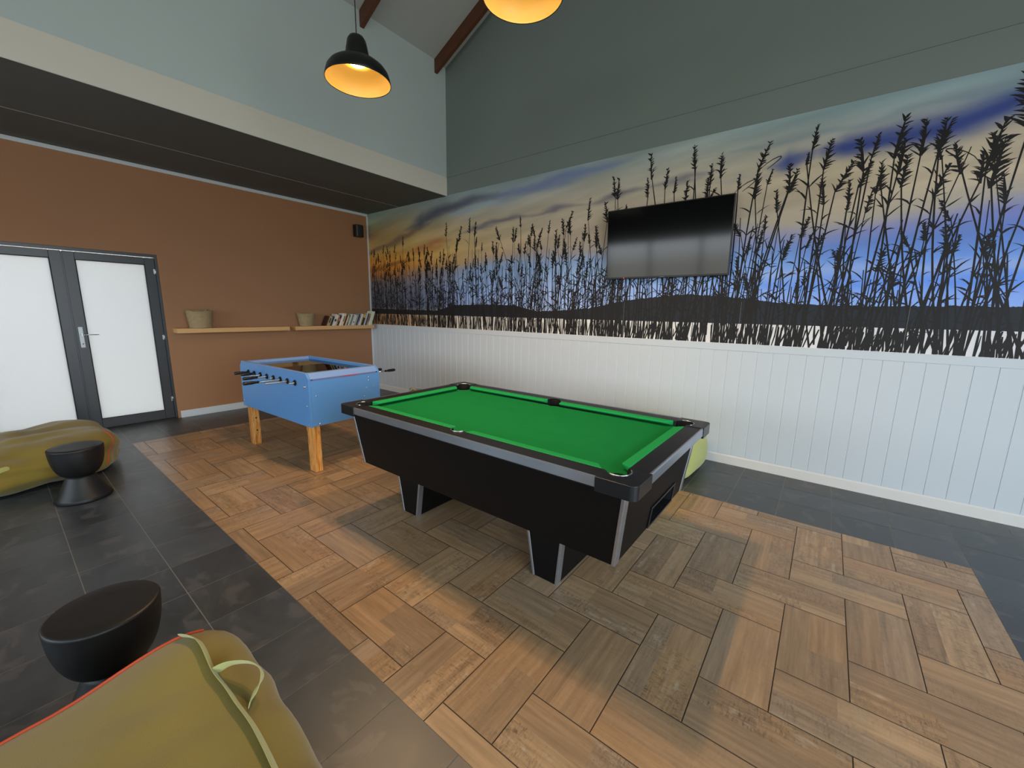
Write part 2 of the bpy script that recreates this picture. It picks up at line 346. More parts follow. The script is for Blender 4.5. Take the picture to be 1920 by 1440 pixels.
# ---- floor: every tile its own quad, grout slab below
def build_floor():
    rnd = random.Random(7)
    bm = bmesh.new(); uvl = bm.loops.layers.uv.new('UVMap'); colr = bm.faces.layers.float_vector.new('tone'); wl = bm.faces.layers.float.new('wear')
    def face(x0, x1, y0, y1, mi, tone, uvo, horiz, z=0.0, wear=0.0):
        v = [bm.verts.new((x0, y0, z)), bm.verts.new((x1, y0, z)), bm.verts.new((x1, y1, z)), bm.verts.new((x0, y1, z))]
        f = bm.faces.new(v); f.material_index = mi; f[colr] = tone; f[wl] = wear
        for l in f.loops:
            x, y = l.vert.co.x, l.vert.co.y
            l[uvl].uv = ((x + uvo[0], y + uvo[1]) if horiz else (y + uvo[0], -x + uvo[1]))
        return f
    WX0, WX1, WY0, WY1 = .92, 7.67, -3.64, -.955
    u = .2505; x0g, y0g = 6.30, -3.045; g = .0022
    tones = [(172, 139, 103), (168, 134, 98), (162, 130, 97), (158, 128, 96), (176, 144, 108), (152, 123, 93), (168, 132, 95), (162, 135, 106)]
    def clipface(a, b, c, d, *args, **kw):
        a, b, c, d = max(a, WX0), min(b, WX1), max(c, WY0), min(d, WY1)
        if b - a > .004 and d - c > .004: face(a, b, c, d, *args, **kw)
    for ix in range(-24, 8):
        for iy in range(-5, 11):
            d = (ix - iy) % 4
            if d not in (0, 1): continue
            X, Y = x0g + ix * u, y0g + iy * u
            horiz = d == 1
            L, Wd = 2 * u, u
            uvo = (rnd.uniform(0, 50), rnd.uniform(0, 50))
            sp = rnd.choice((.5, .5, .42, .58, .36, .3))
            for k, (a, b) in enumerate(((0, sp), (sp, 1))):
                cuts = [0, 1] if rnd.random() < .55 else [0, rnd.uniform(.3, .7), 1]
                for j in range(len(cuts) - 1):
                    t = lin(rnd.choice(tones)); s_ = rnd.uniform(.98, 1.12); t = tuple(v * s_ for v in t)
                    lo, hi = cuts[j] * L, cuts[j + 1] * L
                    lo = max(lo, g); hi = min(hi, L - g); wa = max(a * Wd, g); wb = min(b * Wd, Wd - g)
                    uo = (uvo[0] + k * 7.3 + j * 3.1, uvo[1] + k * 5.7)
                    wr_ = rnd.choice((.12, .25, .4, .7, 1.0, 1.0))
                    if horiz: clipface(X + lo, X + hi, Y + wa, Y + wb, 0, t, uo, True, wear=wr_)
                    else: clipface(X + wa, X + wb, Y + lo, Y + hi, 0, t, uo, False, wear=wr_)
    # slate tiles on one square grid around the wooden panel
    ux, uy = .3375, .3350; gs = .0019
    for ix in range(-4, 30):
        for iy in range(-15, 12):
            a, b = .92 + ix * ux, .92 + (ix + 1) * ux; c, d = -3.64 + iy * uy, -3.64 + (iy + 1) * uy
            xc, yc = (a + b) / 2, (c + d) / 2
            if WX0 < xc < WX1 and WY0 < yc < WY1: continue
            a, b, c, d = max(a, -.05), min(b, X1 + .05), max(c, Y0 - .05), min(d, .02)
            if abs(d - WY1) < .03: d = WY1
            if abs(c - WY1) < .03: c = WY1
            if b - a < .01 or d - c < .01: continue
            base = lin(rnd.choice(((60, 66, 71), (55, 60, 64), (64, 69, 74), (54, 59, 63), (60, 62, 63))))
            face(a + gs, b - gs, c + gs, d - gs, 1, base, (rnd.uniform(0, 50), rnd.uniform(0, 50)), rnd.random() < .6)
    # grout bed
    z = -.0016
    face(WX0, WX1, WY0, WY1, 2, (0, 0, 0), (0, 0), True, z)
    for q in ((-.1, X1 + .1, Y0 - .1, WY0), (-.1, X1 + .1, WY1, .05), (-.1, WX0, WY0, WY1), (WX1, X1 + .1, WY0, WY1)):
        face(*q, 3, (0, 0, 0), (0, 0), True, z)
    # slab underneath
    lo = [bm.verts.new(p) for p in ((-.1, Y0 - .1, -.12), (X1 + .1, Y0 - .1, -.12), (X1 + .1, .05, -.12), (-.1, .05, -.12))]
    hi = [bm.verts.new((v.co.x, v.co.y, -.0018)) for v in lo]
    for i in range(4):
        f = bm.faces.new((lo[i], lo[(i + 1) % 4], hi[(i + 1) % 4], hi[i])); f.material_index = 3
    bm.faces.new(lo[::-1]).material_index = 3
    me = bpy.data.meshes.new('floor'); bm.to_mesh(me); bm.free()
    for m in (M_woodtile, M_slate, M_grout, M_grout_d): me.materials.append(m)
    o = bpy.data.objects.new('floor', me); COL.objects.link(o)
    struct(o, 'floor of wood-look herringbone tiles framed by dark slate tiles', 'floor')
build_floor()

# ---- left (brown) wall with door opening
DY1, DY0, DZ = -3.02, -4.64, 2.125
b = MB()
b.box(-.15, 0, DY1, .15, 0, ZL + .1); b.box(-.15, 0, Y0 - .15, DY0, 0, ZL + .1); b.box(-.15, 0, DY0, DY1, DZ, ZL + .1)
struct(b.build('wall_left', M_brown), 'brown painted wall with the frosted glass doors', 'wall')
# ---- back wall (mural side), gable shaped
gz = ZC0 + SL * (XR - XS)
b = MB(); b.prism([(-.15, 0), (X1 + .15, 0), (X1 + .15, ZC0 + .2), (XR, gz + .12), (XS, ZC0 + .12), (-.15, ZC0 + .12)], 'y', .02, .17)
struct(b.build('wall_back', M_teal), 'grey green painted wall above the reed mural', 'wall')
# faint plaster ledge line on both upper walls
b = MB(); b.box(XS, X1, .012, .03, 3.425, 3.431); struct(b.build('trim_7', M_teal))
# ---- dropped wall
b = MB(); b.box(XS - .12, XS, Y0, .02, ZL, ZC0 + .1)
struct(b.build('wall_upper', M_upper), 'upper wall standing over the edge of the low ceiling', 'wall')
b = MB(); b.box(XS - .001, XS + .004, Y0, .02, ZL + .001, 3.43); struct(b.build('trim_8', M_band), 'pale band along the foot of the upper wall', 'wall')
# ---- low ceiling: two boards with a joint
b = MB(); b.box(0, .925, Y0, .02, ZL, ZL + .1); b.box(.935, XS - .12, Y0, .02, ZL, ZL + .1); b.box(XS - .12, XS + .002, Y0, .02, ZL - .002, ZL)
b.box(.925, .935, Y0, .02, ZL - .003, ZL + .1, mi=1)
struct(b.build('ceiling', [M_soffit, M_sofline]), 'charcoal low ceiling over the doors', 'ceiling')
# ---- high ceiling
b = MB(); b.prism([(XS - .12, ZC0 - .054), (XR, gz), (X1 + .15, gz - SL * (X1 + .15 - XR)), (X1 + .15, gz - SL * (X1 + .15 - XR) + .15), (XR, gz + .15), (XS - .12, ZC0 + .1)], 'y', Y0 - .15, .02)
struct(b.build('ceiling_high', M_ceil), 'pale sloping ceiling between the rafters', 'ceiling')
# ---- front and right walls with glazed openings (behind the camera)
b = MB()
for a0, a1, z0, z1 in ((-.15, .8, 0, ZC0), (5.2, 6.1, 0, 2.45), (9.7, X1 + .15, 0, 2.45), (.8, X1 + .15, 2.45, ZC0), (.8, 5.2, 0, 1.1), (6.1, 9.7, 0, 1.1)):
    b.box(a0, a1, Y0 - .15, Y0, z0, z1)
b.prism([(XS - .12, ZC0), (X1 + .15, ZC0), (X1 + .15, gz - SL * (X1 + .15 - XR) + .1), (XR, gz + .1), (XS - .12, ZC0 + .05)], 'y', Y0 - .15, Y0)
struct(b.build('wall_front', M_teal), 'painted wall with glazed openings', 'wall')
b = MB()
zt = gz - SL * (X1 - XR)
b.box(X1, X1 + .15, Y0, -7.2, 0, zt + .1); b.box(X1, X1 + .15, -2.2, .02, 0, zt + .1); b.box(X1, X1 + .15, -7.2, -2.2, 3.5, zt + .1)
struct(b.build('wall_right', M_teal), 'painted wall with wide glazed opening', 'wall')
def wframe(name, x0, x1, y0, y1, n, z1=2.45, z0=0.0):
    b = MB(); w = .06
    horiz = abs(x1 - x0) > abs(y1 - y0)
    if horiz:
        b.box(x0, x1, y0, y1, z0, z0 + w); b.box(x0, x1, y0, y1, z1 - w, z1)
        for i in range(n + 1):
            xx = x0 + (x1 - x0 - w) * i / n; b.box(xx, xx + w, y0, y1, z0 + w, z1 - w)
    else:
        b.box(x0, x1, y0, y1, z0, z0 + w); b.box(x0, x1, y0, y1, z1 - w, z1)
        for i in range(n + 1):
            yy = y0 + (y1 - y0 - w) * i / n; b.box(x0, x1, yy, yy + w, w, z1 - w)
    struct(b.build(name, M_alu), 'charcoal aluminium window frame', 'window')
wframe('window_1', .8, 5.2, Y0 - .11, Y0 - .05, 3, z0=1.1)
wframe('window_2', 6.1, 9.7, Y0 - .11, Y0 - .05, 3, z0=1.1)
wframe('window_3', X1 + .05, X1 + .11, -7.2, -2.2, 4, 3.5)

# ---- trims
b = MB(); b.box(0, .022, Y0, .0, ZL - .045, ZL - .002); struct(b.build('trim_1', M_white, bevel=.003), 'white strip along the top of the brown wall', 'trim')
b = MB(); b.box(0, .010, -.014, .02, .09, ZL - .045); struct(b.build('trim_6', M_white), 'thin white corner bead', 'trim')
b = MB(); b.box(0, .018, DY1 + .03, 0, 0, .095); struct(b.build('baseboard_left', M_white, bevel=.003), 'white baseboard under the brown wall', 'baseboard')
b = MB()
b.prism([(0, 0), (.0, .082), (.006, .092), (.02, .095), (.02, 0)], 'x', 0, X1)
struct(b.build('baseboard_back', M_whitewood), 'white baseboard under the white panelling', 'baseboard')
# wainscot with V grooves every 126 mm
pts = []; gx = 6.05 - .1265 * 47
x = gx
front = .010
pts.append((0, front))
while x < X1:
    if x > .02: pts += [(x - .007, front), (x, front + .0045), (x + .0015, front)]
    x += .1265
pts += [(X1, front), (X1, .02), (0, .02)]
b = MB(); b.prism(pts, 'z', .09, 1.16)
struct(b.build('trim_2', M_white), 'white vertical tongue-and-groove panelling under the mural', 'wall panelling')
b = MB(); b.box(0, X1, .003, .02, 1.152, 1.2195); struct(b.build('trim_3', M_white, bevel=.002), 'flat white rail along the top of the panelling', 'trim')

# ---- rafters
def zc(x): return ZC0 - .054 + SL * (x - (XS - .12))
for i, yy in enumerate((-.16, -1.30, -2.68, -3.82, -4.96, -6.10, -7.24)):
    b = MB(); d = .17; w = .055
    b.prism([(XS - .0, zc(XS) - d), (XR, zc(XR) - d), (XR, zc(XR) - .002), (XS, zc(XS) - .002)], 'y', yy - w / 2, yy + w / 2)
    o = b.build('rafter' if i == 0 else 'rafter', M_beam, bevel=.004)
    lb = 'dark brown timber rafter, ' + ('closest to the mural wall', 'second out from the mural wall', 'third out from the mural wall', 'fourth out from the mural wall', 'fifth out from the mural wall', 'sixth out from the mural wall', 'seventh out from the mural wall')[i]
    tag(o, lb, 'rafter', 'timber rafters under the sloping ceiling')
# lighter rebate strip between first rafter and wall
b = MB(); b.prism([(XS, zc(XS) - .03), (XR, zc(XR) - .03), (XR, zc(XR)), (XS, zc(XS))], 'y', -.02, .02); struct(b.build('trim_5', M_ceil))

# ---- doors
def door(name, y0, y1, lever):
    root = empty(name, (-.06, (y0 + y1) / 2, 0)); struct(root, 'frosted glass door leaf in a charcoal frame, ' + ('with the lever handle' if lever else 'left of the leaf with the handle'), 'door')
    h = (y1 - y0) / 2; fw = .095; zt = 2.085; t = .022
    b = MB()
    b.box(-t, t, -h, -h + fw, .012, zt); b.box(-t, t, h - fw, h, .012, zt)
    b.box(-t, t, -h + fw, h - fw, .012, .125); b.box(-t, t, -h + fw, h - fw, zt - .085, zt)
    b.build('door_frame', M_alu, root, bevel=.003)
    b = MB(); g0, g1 = -h + fw, h - fw
    for (a, bb, c, d) in ((g0, g0 + .006, .125, 2.0), (g1 - .006, g1, .125, 2.0), (g0, g1, .125, .131), (g0, g1, 1.994, 2.0)): b.box(-.012, .024, a, bb, c, d)
    b.build('glazing_seal', M_blackline, root)
    b = MB(); b.box(-.004, .004, g0 + .004, g1 - .004, .128, 1.997); b.build('frosted_pane', M_frost, root)
    if lever:
        hh = MB(); yh = -h + .045
        hh.box(t, t + .010, yh - .019, yh + .019, 1.0, 1.24)
        hp = hh.build('handle_plate', M_white, root, bevel=.004)
        c = MB(); c.tube([(t + .008, yh, 1.150), (t + .055, yh, 1.150)], .010)
        c.tube([(t + .050, yh - .008, 1.150), (t + .055, yh + .05, 1.150), (t + .052, yh + .125, 1.149), (t + .045, yh + .138, 1.149)], [.010, .010, .010, .009], flat=.6)
        c.build('lever', M_steel, root)
        c = MB(); c.lathe([(0, .0), (.008, 0), (.008, .004), (0, .004)], seg=16); k = c.build('keyhole', M_steel, root)
        k.rotation_euler = (0, R(90), 0); k.location = (t + .010, yh, 1.045)
        for z in (.27, 1.09, 1.92):
            c = MB(); c.tube([(t + .008, h + .004, z - .045), (t + .008, h + .004, z + .045)], .008); c.box(t, t + .006, h - .02, h + .01, z - .03, z + .03)
            c.build('hinge', M_steel, root)
    return root
door('door_1', -3.835, -3.045, True)
door('door_2', -4.63, -3.840, False)
b = MB()
b.box(-.10, -.01, DY1 - .025, DY1, 0, DZ); b.box(-.10, -.01, DY0, DY1 - .025, DZ - .035, DZ); b.box(-.12, -.01, DY0, DY0 + .008, 0, DZ)
b.box(-.035, -.03, -3.845, -3.832, .0, 2.08)
struct(b.build('trim_4', M_alu, bevel=.002), 'charcoal aluminium frame around the doors', 'door frame')
b = MB(); b.box(-.14, 0, DY0, DY1, -.001, .010); struct(b.build('trim_9', M_blackline), 'dark door threshold', 'threshold')

# ================================================================== MURAL
def build_mural():
    XM = 9.6; Z0, Z1 = 1.2195, 3.178
    S = np.array([-.1, .8, 1.7, 2.6, 4.0, 5.5, 6.8, 8.0, 9.7])
    Z = np.array([1.2, 1.40, 1.55, 1.75, 1.95, 2.10, 2.22, 2.35, 2.55, 2.75, 2.95, 3.08, 3.2])
    C = [  # rows by z, columns by s
        [(196,142,98),(196,150,108),(196,176,152),(196,192,184),(196,194,190),(198,196,194),(198,196,198),(196,194,198),(190,190,196)],
        [(196,142,98),(196,150,108),(196,176,152),(196,192,184),(196,194,190),(198,196,194),(198,196,198),(196,194,198),(190,190,196)],
        [(84,88,100),(90,96,112),(108,122,150),(140,164,208),(146,170,214),(140,168,220),(132,162,222),(134,164,224),(130,160,220)],
        [(92,92,102),(98,102,116),(124,136,164),(142,166,214),(146,170,216),(136,166,224),(112,146,220),(116,148,220),(110,144,216)],
        [(104,98,104),(112,108,116),(138,140,158),(140,166,204),(142,170,210),(134,168,216),(104,142,212),(98,138,210),(98,138,208)],
        [(138,98,72),(150,108,72),(150,136,140),(138,158,190),(138,160,196),(134,160,202),(98,126,192),(90,120,190),(90,120,188)],
        [(188,118,44),(198,130,52),(196,150,86),(180,152,122),(166,152,146),(152,150,168),(128,132,176),(110,120,184),(110,120,182)],
        [(196,132,52),(204,146,66),(204,166,92),(196,168,122),(180,160,140),(176,162,144),(170,158,142),(158,152,150),(154,150,152)],
        [(172,142,86),(186,156,92),(190,166,112),(186,168,132),(180,164,146),(180,166,146),(178,162,140),(174,160,142),(170,158,142)],
        [(140,116,84),(164,142,98),(168,152,116),(170,158,136),(170,160,144),(172,162,144),(172,160,138),(166,156,140),(162,152,140)],
        [(136,138,106),(146,140,112),(148,148,136),(146,150,146),(156,154,148),(160,158,146),(152,152,146),(142,150,152),(138,148,152)],
        [(128,148,130),(134,146,136),(132,144,144),(128,142,150),(138,148,150),(148,154,150),(136,150,152),(126,146,154),(124,144,154)],
        [(122,148,134),(128,146,138),(126,142,142),(124,142,148),(130,146,150),(136,150,150),(124,146,152),(118,142,152),(116,140,152)]]
    C = np.array(C, float) / 255
    nx, nz = 760, 170
    xs = np.linspace(0, XM, nx); zs = np.linspace(Z0, Z1, nz)
    GX, GZ = np.meshgrid(xs, zs)
    rng = np.random.RandomState(3)
    def vnoise(X, Y, seed):
        r = np.random.RandomState(seed).rand(64, 64)
        xi = np.floor(X).astype(int); yi = np.floor(Y).astype(int); fx = X - xi; fy = Y - yi
        fx = fx * fx * (3 - 2 * fx); fy = fy * fy * (3 - 2 * fy)
        g = lambda a, b_: r[a % 64, b_ % 64]
        return (g(xi, yi) * (1 - fx) + g(xi + 1, yi) * fx) * (1 - fy) + (g(xi, yi + 1) * (1 - fx) + g(xi + 1, yi + 1) * fx) * fy
    def fbm(X, Y, seed, o=5):
        s_ = 0; a = .5
        for i in range(o): s_ = s_ + a * vnoise(X * 2 ** i, Y * 2 ** i, seed + i); a *= .5
        return s_
    warp = (fbm(GX * .9, GZ * 4.0 + GX * -.25, 11) - .5)
    above = np.clip((GZ - 1.42) / .3, 0, 1)
    WZ = GZ + warp * .20 * above * np.clip((GZ - 1.9) * 3, .25, 1)
    def interp(Sx, Zz):
        out_ = np.zeros(Sx.shape + (3,))
        si = np.clip(np.searchsorted(S, Sx) - 1, 0, len(S) - 2); zi = np.clip(np.searchsorted(Z, Zz) - 1, 0, len(Z) - 2)
        fs = np.clip((Sx - S[si]) / (S[si + 1] - S[si]), 0, 1)[..., None]; fz = np.clip((Zz - Z[zi]) / (Z[zi + 1] - Z[zi]), 0, 1)[..., None]
        return (C[zi, si] * (1 - fs) + C[zi, si + 1] * fs) * (1 - fz) + (C[zi + 1, si] * (1 - fs) + C[zi + 1, si + 1] * fs) * fz
    A = interp(GX, WZ)
    streak = fbm(GX * 1.1, GZ * 9 - GX * 1.1, 31) - .48
    A *= 1 + (streak * .28 * np.clip((GZ - 2.15) * 3, 0, 1))[..., None]
    def cloud(path, th, rgb, amt, seed):
        nonlocal A
        px = np.array([p[0] for p in path]); pz = np.array([p[1] for p in path]); pt = np.array([p[2] for p in path])
        zc_ = np.interp(GX, px, pz); tt = np.interp(GX, px, pt, left=0, right=0)
        n_ = fbm(GX * 2.2, GZ * 7, seed) - .48
        d = (GZ - zc_ + n_ * .13) / np.maximum(th * tt, 1e-3)
        m_ = np.exp(-d * d * 1.2) * np.clip(tt, 0, 1) * amt
        m_ = np.clip(m_, 0, 1)[..., None]
        A = A * (1 - m_) + np.array(rgb) / 255 * m_
    cloud([(.0, 2.50, .8), (.9, 2.66, 1), (1.4, 2.80, .8), (1.9, 2.86, 0)], .06, (104, 84, 74), .7, 41)
    cloud([(.9, 2.78, 0), (1.45, 2.88, 1), (1.9, 2.98, 1), (2.6, 3.06, .9), (3.05, 3.05, .5), (3.4, 3.04, 0)], .085, (76, 82, 98), .9, 51)
    cloud([(2.6, 3.0, 0), (3.2, 3.02, .8), (4.1, 3.07, 1), (4.7, 3.12, .8), (5.1, 3.14, 0)], .075, (98, 114, 156), .8, 61)
    cloud([(1.9, 2.86, 0), (2.3, 2.90, .9), (3.2, 2.95, .6), (3.7, 2.97, 0)], .04, (128, 156, 184), .7, 65)
    cloud([(2.2, 2.60, 0), (2.6, 2.66, .8), (3.3, 2.70, .9), (3.6, 2.70, .4), (4.0, 2.72, .9), (4.4, 2.73, .3), (4.8, 2.76, 1), (5.1, 2.78, .4), (5.5, 2.82, .8), (5.9, 2.84, 0)], .045, (96, 92, 108), .85, 71)
    cloud([(5.6, 2.70, 0), (6.0, 2.72, .6), (6.5, 2.74, 0)], .06, (136, 134, 146), .6, 75)
    cloud([(6.15, 2.80, 0), (6.35, 2.83, .9), (6.55, 2.86, .4), (6.75, 2.86, 1.1), (7.1, 2.88, 1.3), (7.4, 2.90, 1.5), (7.7, 2.95, 1.2), (8.4, 3.0, .9), (9.2, 3.02, .4)], .078, (46, 60, 122), .95, 81)
    cloud([(5.4, 3.02, 0), (6.2, 3.0, .8), (7.4, 3.04, 1), (9, 3.1, 1)], .03, (112, 130, 142), .6, 83)
    cloud([(1.0, 2.40, 0), (1.4, 2.48, 1), (1.9, 2.54, .9), (2.3, 2.58, 0)], .07, (172, 104, 64), .7, 91)
    cloud([(.0, 2.20, .8), (.6, 2.26, 1), (1.1, 2.30, .8), (1.4, 2.32, 0)], .04, (120, 74, 44), .7, 95)
    cloud([(4.2, 1.88, 0), (6.0, 1.86, .7), (8.0, 1.9, 1), (9.6, 1.9, 1)], .05, (170, 180, 216), .5, 97)
    cloud([(5.2, 1.76, 0), (6.4, 1.74, .8), (8.0, 1.78, 1), (9.6, 1.78, 1)], .045, (84, 132, 220), .6, 99)
    A = np.clip(A, 0, 1)
    L_ = np.where(A <= .04045, A / 12.92, ((A + .055) / 1.055) ** 2.4)
    YF = .0105
    co_ = np.zeros((nz * nx, 3)); co_[:, 0] = GX.ravel(); co_[:, 1] = YF; co_[:, 2] = GZ.ravel()
    idx = np.arange(nz * nx).reshape(nz, nx)
    F = np.stack([idx[:-1, :-1], idx[:-1, 1:], idx[1:, 1:], idx[1:, :-1]], -1).reshape(-1, 4)
    # reeds, hills: printed silhouettes half a millimetre proud
    rb = MB(); rr = random.Random(21); yk = [YF - .0005]
    def y(): return YF - .0005 - rr.random() * .0004
    hp = [(0, 1.505), (.6, 1.498), (1.8, 1.486), (2.0, 1.53), (2.2, 1.575), (2.9, 1.585), (3.4, 1.575), (3.75, 1.50), (4.2, 1.52), (4.5, 1.545), (5.0, 1.64), (5.35, 1.675), (5.63, 1.697), (5.95, 1.672), (6.16, 1.65), (6.5, 1.60), (7.0, 1.585), (7.8, 1.585), (8.6, 1.60), (9.6, 1.59)]
    top = []; x = 0
    while x <= XM + 1e-6:
        zt_ = np.interp(x, [p[0] for p in hp], [p[1] for p in hp]); top.append((x, zt_ + rr.uniform(-.004, .006))); x += .012
    for i in range(len(top) - 1):
        a, b_ = top[i], top[i + 1]
        w0 = 1.413; rb.quad([(a[0], YF - .0004, w0), (b_[0], YF - .0004, w0), (b_[0], YF - .0004, b_[1]), (a[0], YF - .0004, a[1])], 1)
    def blade(px, pz, ang, L, w, droop=0.0):
        n = 4; pts_ = [(px, pz)]; a = ang; cx, cz = px, pz
        for i in range(n):
            cx += math.cos(a) * L / n; cz += math.sin(a) * L / n; a += droop / n; pts_.append((cx, cz))
        if max(p[1] for p in pts_) > Z1 - .005 or min(p[0] for p in pts_) < .004: return
        rb.ribbon(pts_, [w * .35, w, w * .9, w * .55, w * .08], y())
    def head(px, pz, ang, L, side, dens=1.0, wide=1.0):
        n = int(13 * dens); 
        for i in range(n):
            t = i / n; qx = px + math.cos(ang) * L * t; qz = pz + math.sin(ang) * L * t
            for s_ in ((side,) if rr.random() < .55 else (side, -side)):
                a2 = ang - s_ * rr.uniform(.25, 1.0); l2 = L * rr.uniform(.18, .40) * (1 - t * .55) * (.55 + .4 * wide)
                blade(qx, qz, a2, l2, rr.uniform(.007, .015) * (L / .2) ** .5, -s_ * rr.uniform(0, .8))
        rb.ribbon([(px, pz), (px + math.cos(ang) * L * .5, pz + math.sin(ang) * L * .5), (px + math.cos(ang) * L, pz + math.sin(ang) * L)], [.012 * wide + .004, .013 * wide + .003, .002], y())
    def stem(x0, xt, zt_, w, hd=None, z0=1.222, leaves=2, curve=0.0):
        n = 8; pts_ = []
        for i in range(n + 1):
            t = i / n; pts_.append((x0 + (xt - x0) * t + curve * math.sin(t * math.pi) , z0 + (zt_ - z0) * t))
        pts_ = [(min(max(p[0], .006), XM - .006), p[1]) for p in pts_]
        rb.ribbon(pts_, [w * (1.15 - .6 * i / n) * rr.uniform(.9, 1.15) for i in range(n + 1)], y())
        for _ in range(leaves):
            t = rr.uniform(.3, .92); i = int(t * n); p = pts_[i]; s_ = rr.choice((-1, 1))
            blade(p[0], p[1], math.pi / 2 - s_ * rr.uniform(.2, .9), rr.uniform(.05, .16), rr.uniform(.007, .014), -s_ * rr.uniform(0, 1.6))
        if hd:
            L, side, wide = hd
            a = math.atan2(pts_[-1][1] - pts_[-2][1], pts_[-1][0] - pts_[-2][0])
            head(pts_[-1][0], pts_[-1][1] - L * .12, a - side * rr.uniform(0, .3), L, side, 1.0, wide)
    # named tall reeds: (x of tip, z of tip, head length, side, wide)
    tall = [(.22, 2.42, .14, 1, .8), (.45, 2.60, .14, 1, .7), (.62, 2.50, .12, -1, .7), (.80, 2.46, .12, 1, .7), (.98, 2.70, .16, -1, .8), (1.10, 2.45, .12, 1, .6), (1.28, 2.42, .14, 1, .7), (1.55, 2.52, .16, 1, .8),
            (2.07, 2.80, .20, 1, .7), (2.25, 2.55, .18, -1, .9), (2.34, 2.72, .22, 1, 1.0), (2.52, 2.80, .20, -1, 1.2), (2.66, 2.74, .20, 1, .9), (2.98, 2.45, .18, -1, 1.0), (3.13, 2.64, .19, 1, 1.1), (3.32, 2.60, .2, -1, 1.0), (3.45, 2.72, .14, -1, .6), (3.55, 2.40, .16, 1, .8), (3.75, 2.50, .20, 1, 1.1), (3.92, 2.62, .16, 1, .7),
            (4.10, 2.62, .20, -1, .9), (4.18, 2.70, .2, 1, .8), (4.03, 2.50, .2, 1, 1), (4.47, 2.79, .24, 1, .9), (4.38, 2.52, .2, -1, 1.0), (4.58, 2.48, .2, 1, .9), (4.66, 2.72, .22, -1, 1.0), (4.74, 2.98, .22, -1, .7), (4.82, 2.95, .22, 1, .8), (4.93, 2.66, .22, 1, 1), (5.06, 2.60, .22, -1, 1.1), (5.11, 2.90, .2, -1, .7), (5.19, 3.13, .26, 1, .8), (5.22, 2.62, .22, 1, 1.0),
            (5.42, 2.86, .16, 1, .8), (5.33, 2.95, .20, 1, .7), (5.5, 2.80, .18, -1, .7), (5.60, 3.12, .20, 1, .8), (5.57, 3.05, .16, -1, .6), (5.76, 2.92, .2, 1, .8), (5.85, 2.99, .22, 1, 1.2), (5.70, 2.80, .2, -1, .9), (6.0, 2.78, .14, 1, .7),
            (6.16, 3.02, .22, 1, .8), (6.16, 2.80, .26, 1, 1.2), (6.36, 2.80, .22, -1, .9), (6.41, 2.75, .2, 1, .9), (6.50, 2.86, .10, 1, 1.2), (6.54, 3.07, .20, 1, .8), (6.64, 2.94, .24, 1, 1.1), (6.62, 2.64, .22, -1, 1.0), (6.74, 2.75, .24, 1, .9), (6.84, 2.90, .26, -1, 1.2), (6.88, 2.72, .2, 1, 1), (6.93, 2.91, .18, 1, .6), (7.02, 2.70, .22, 1, .9), (7.08, 3.0, .30, 1, 1.5), (7.05, 2.84, .26, -1, 1.4), (7.16, 2.95, .26, -1, 1.3), (7.14, 2.72, .24, 1, 1.0),
            (7.26, 2.93, .22, -1, 1.2), (7.31, 2.92, .22, 1, 1.2), (7.33, 2.62, .24, 1, 1.0), (7.45, 2.76, .24, 1, .9), (7.50, 2.66, .22, -1, 1.0), (7.58, 2.86, .34, 1, 1.3), (7.66, 3.11, .36, -1, 1.4), (7.62, 2.74, .34, 1, 1.4), (7.78, 3.0, .30, -1, 1.3), (7.90, 2.88, .3, 1, 1.2), (8.05, 3.02, .28, 1, 1.1), (8.25, 2.84, .28, -1, 1.2), (8.5, 3.0, .28, 1, 1.2), (8.7, 2.8, .26, 1, 1.1), (8.95, 2.96, .28, -1, 1.2), (9.2, 2.8, .26, 1, 1.1), (9.4, 2.95, .26, 1, 1.0)]
    for (xt, zt_, L, sd, wd) in tall:
        lean = rr.gauss(0, .075) * (zt_ - 1.2)
        if rr.random() < .12: lean = lean * 2.2
        w = .011 + .004 * (xt > 5)
        stem(xt - lean, xt - sd * L * .12, zt_ - L * .88, w, (L, sd, wd), leaves=5, curve=rr.uniform(-.03, .03))
    # hanging curled leaves
    for (x0, z0_, s_) in ((6.02, 2.62, 1), (6.2, 2.78, 1), (7.42, 2.62, -1)):
        pts_ = [(x0 + s_ * .10 * math.sin(t * 2.6), z0_ + .12 * math.sin(t * 1.6) - .04 * t * t) for t in np.linspace(0, 1.6, 10)]
        rb.ribbon(pts_, [.004, .007, .008, .009, .009, .008, .008, .006, .005, .003], y())
    # under layers
    def layer(n, zl, zh, w0_, w1_, headp, xa=0.0, xb=XM, lv=2):
        for _ in range(n):
            xx = rr.uniform(xa, xb); k = xx / XM
            zt_ = rr.uniform(zl(k), zh(k)); lean = rr.gauss(0, .05 + .10 * k) * (zt_ - 1.2)
            xt = min(max(xx + lean, .02), XM - .02)
            hd = (rr.uniform(.09, .16) * (1 + .5 * k), rr.choice((-1, 1)), rr.uniform(.6, 1.1)) if rr.random() < headp else None
            stem(xx, xt, zt_, rr.uniform(w0_, w1_) * (.8 + .7 * k), hd, leaves=lv, curve=rr.uniform(-.015, .015))
    layer(300, lambda k: 1.75, lambda k: 2.15, .006, .012, .25, 0, 5.2, 3)
    layer(150, lambda k: 2.0, lambda k: 2.48, .006, .010, .75, 0, 5.4, 3)
    layer(130, lambda k: 1.7, lambda k: 2.1, .006, .011, .2, 4.6, XM, 3)
    layer(90, lambda k: 1.95, lambda k: 2.45, .007, .011, .45, 5.2, XM, 3)
    layer(26, lambda k: 2.3, lambda k: 2.72, .006, .011, .6, 5.3, XM, 4)
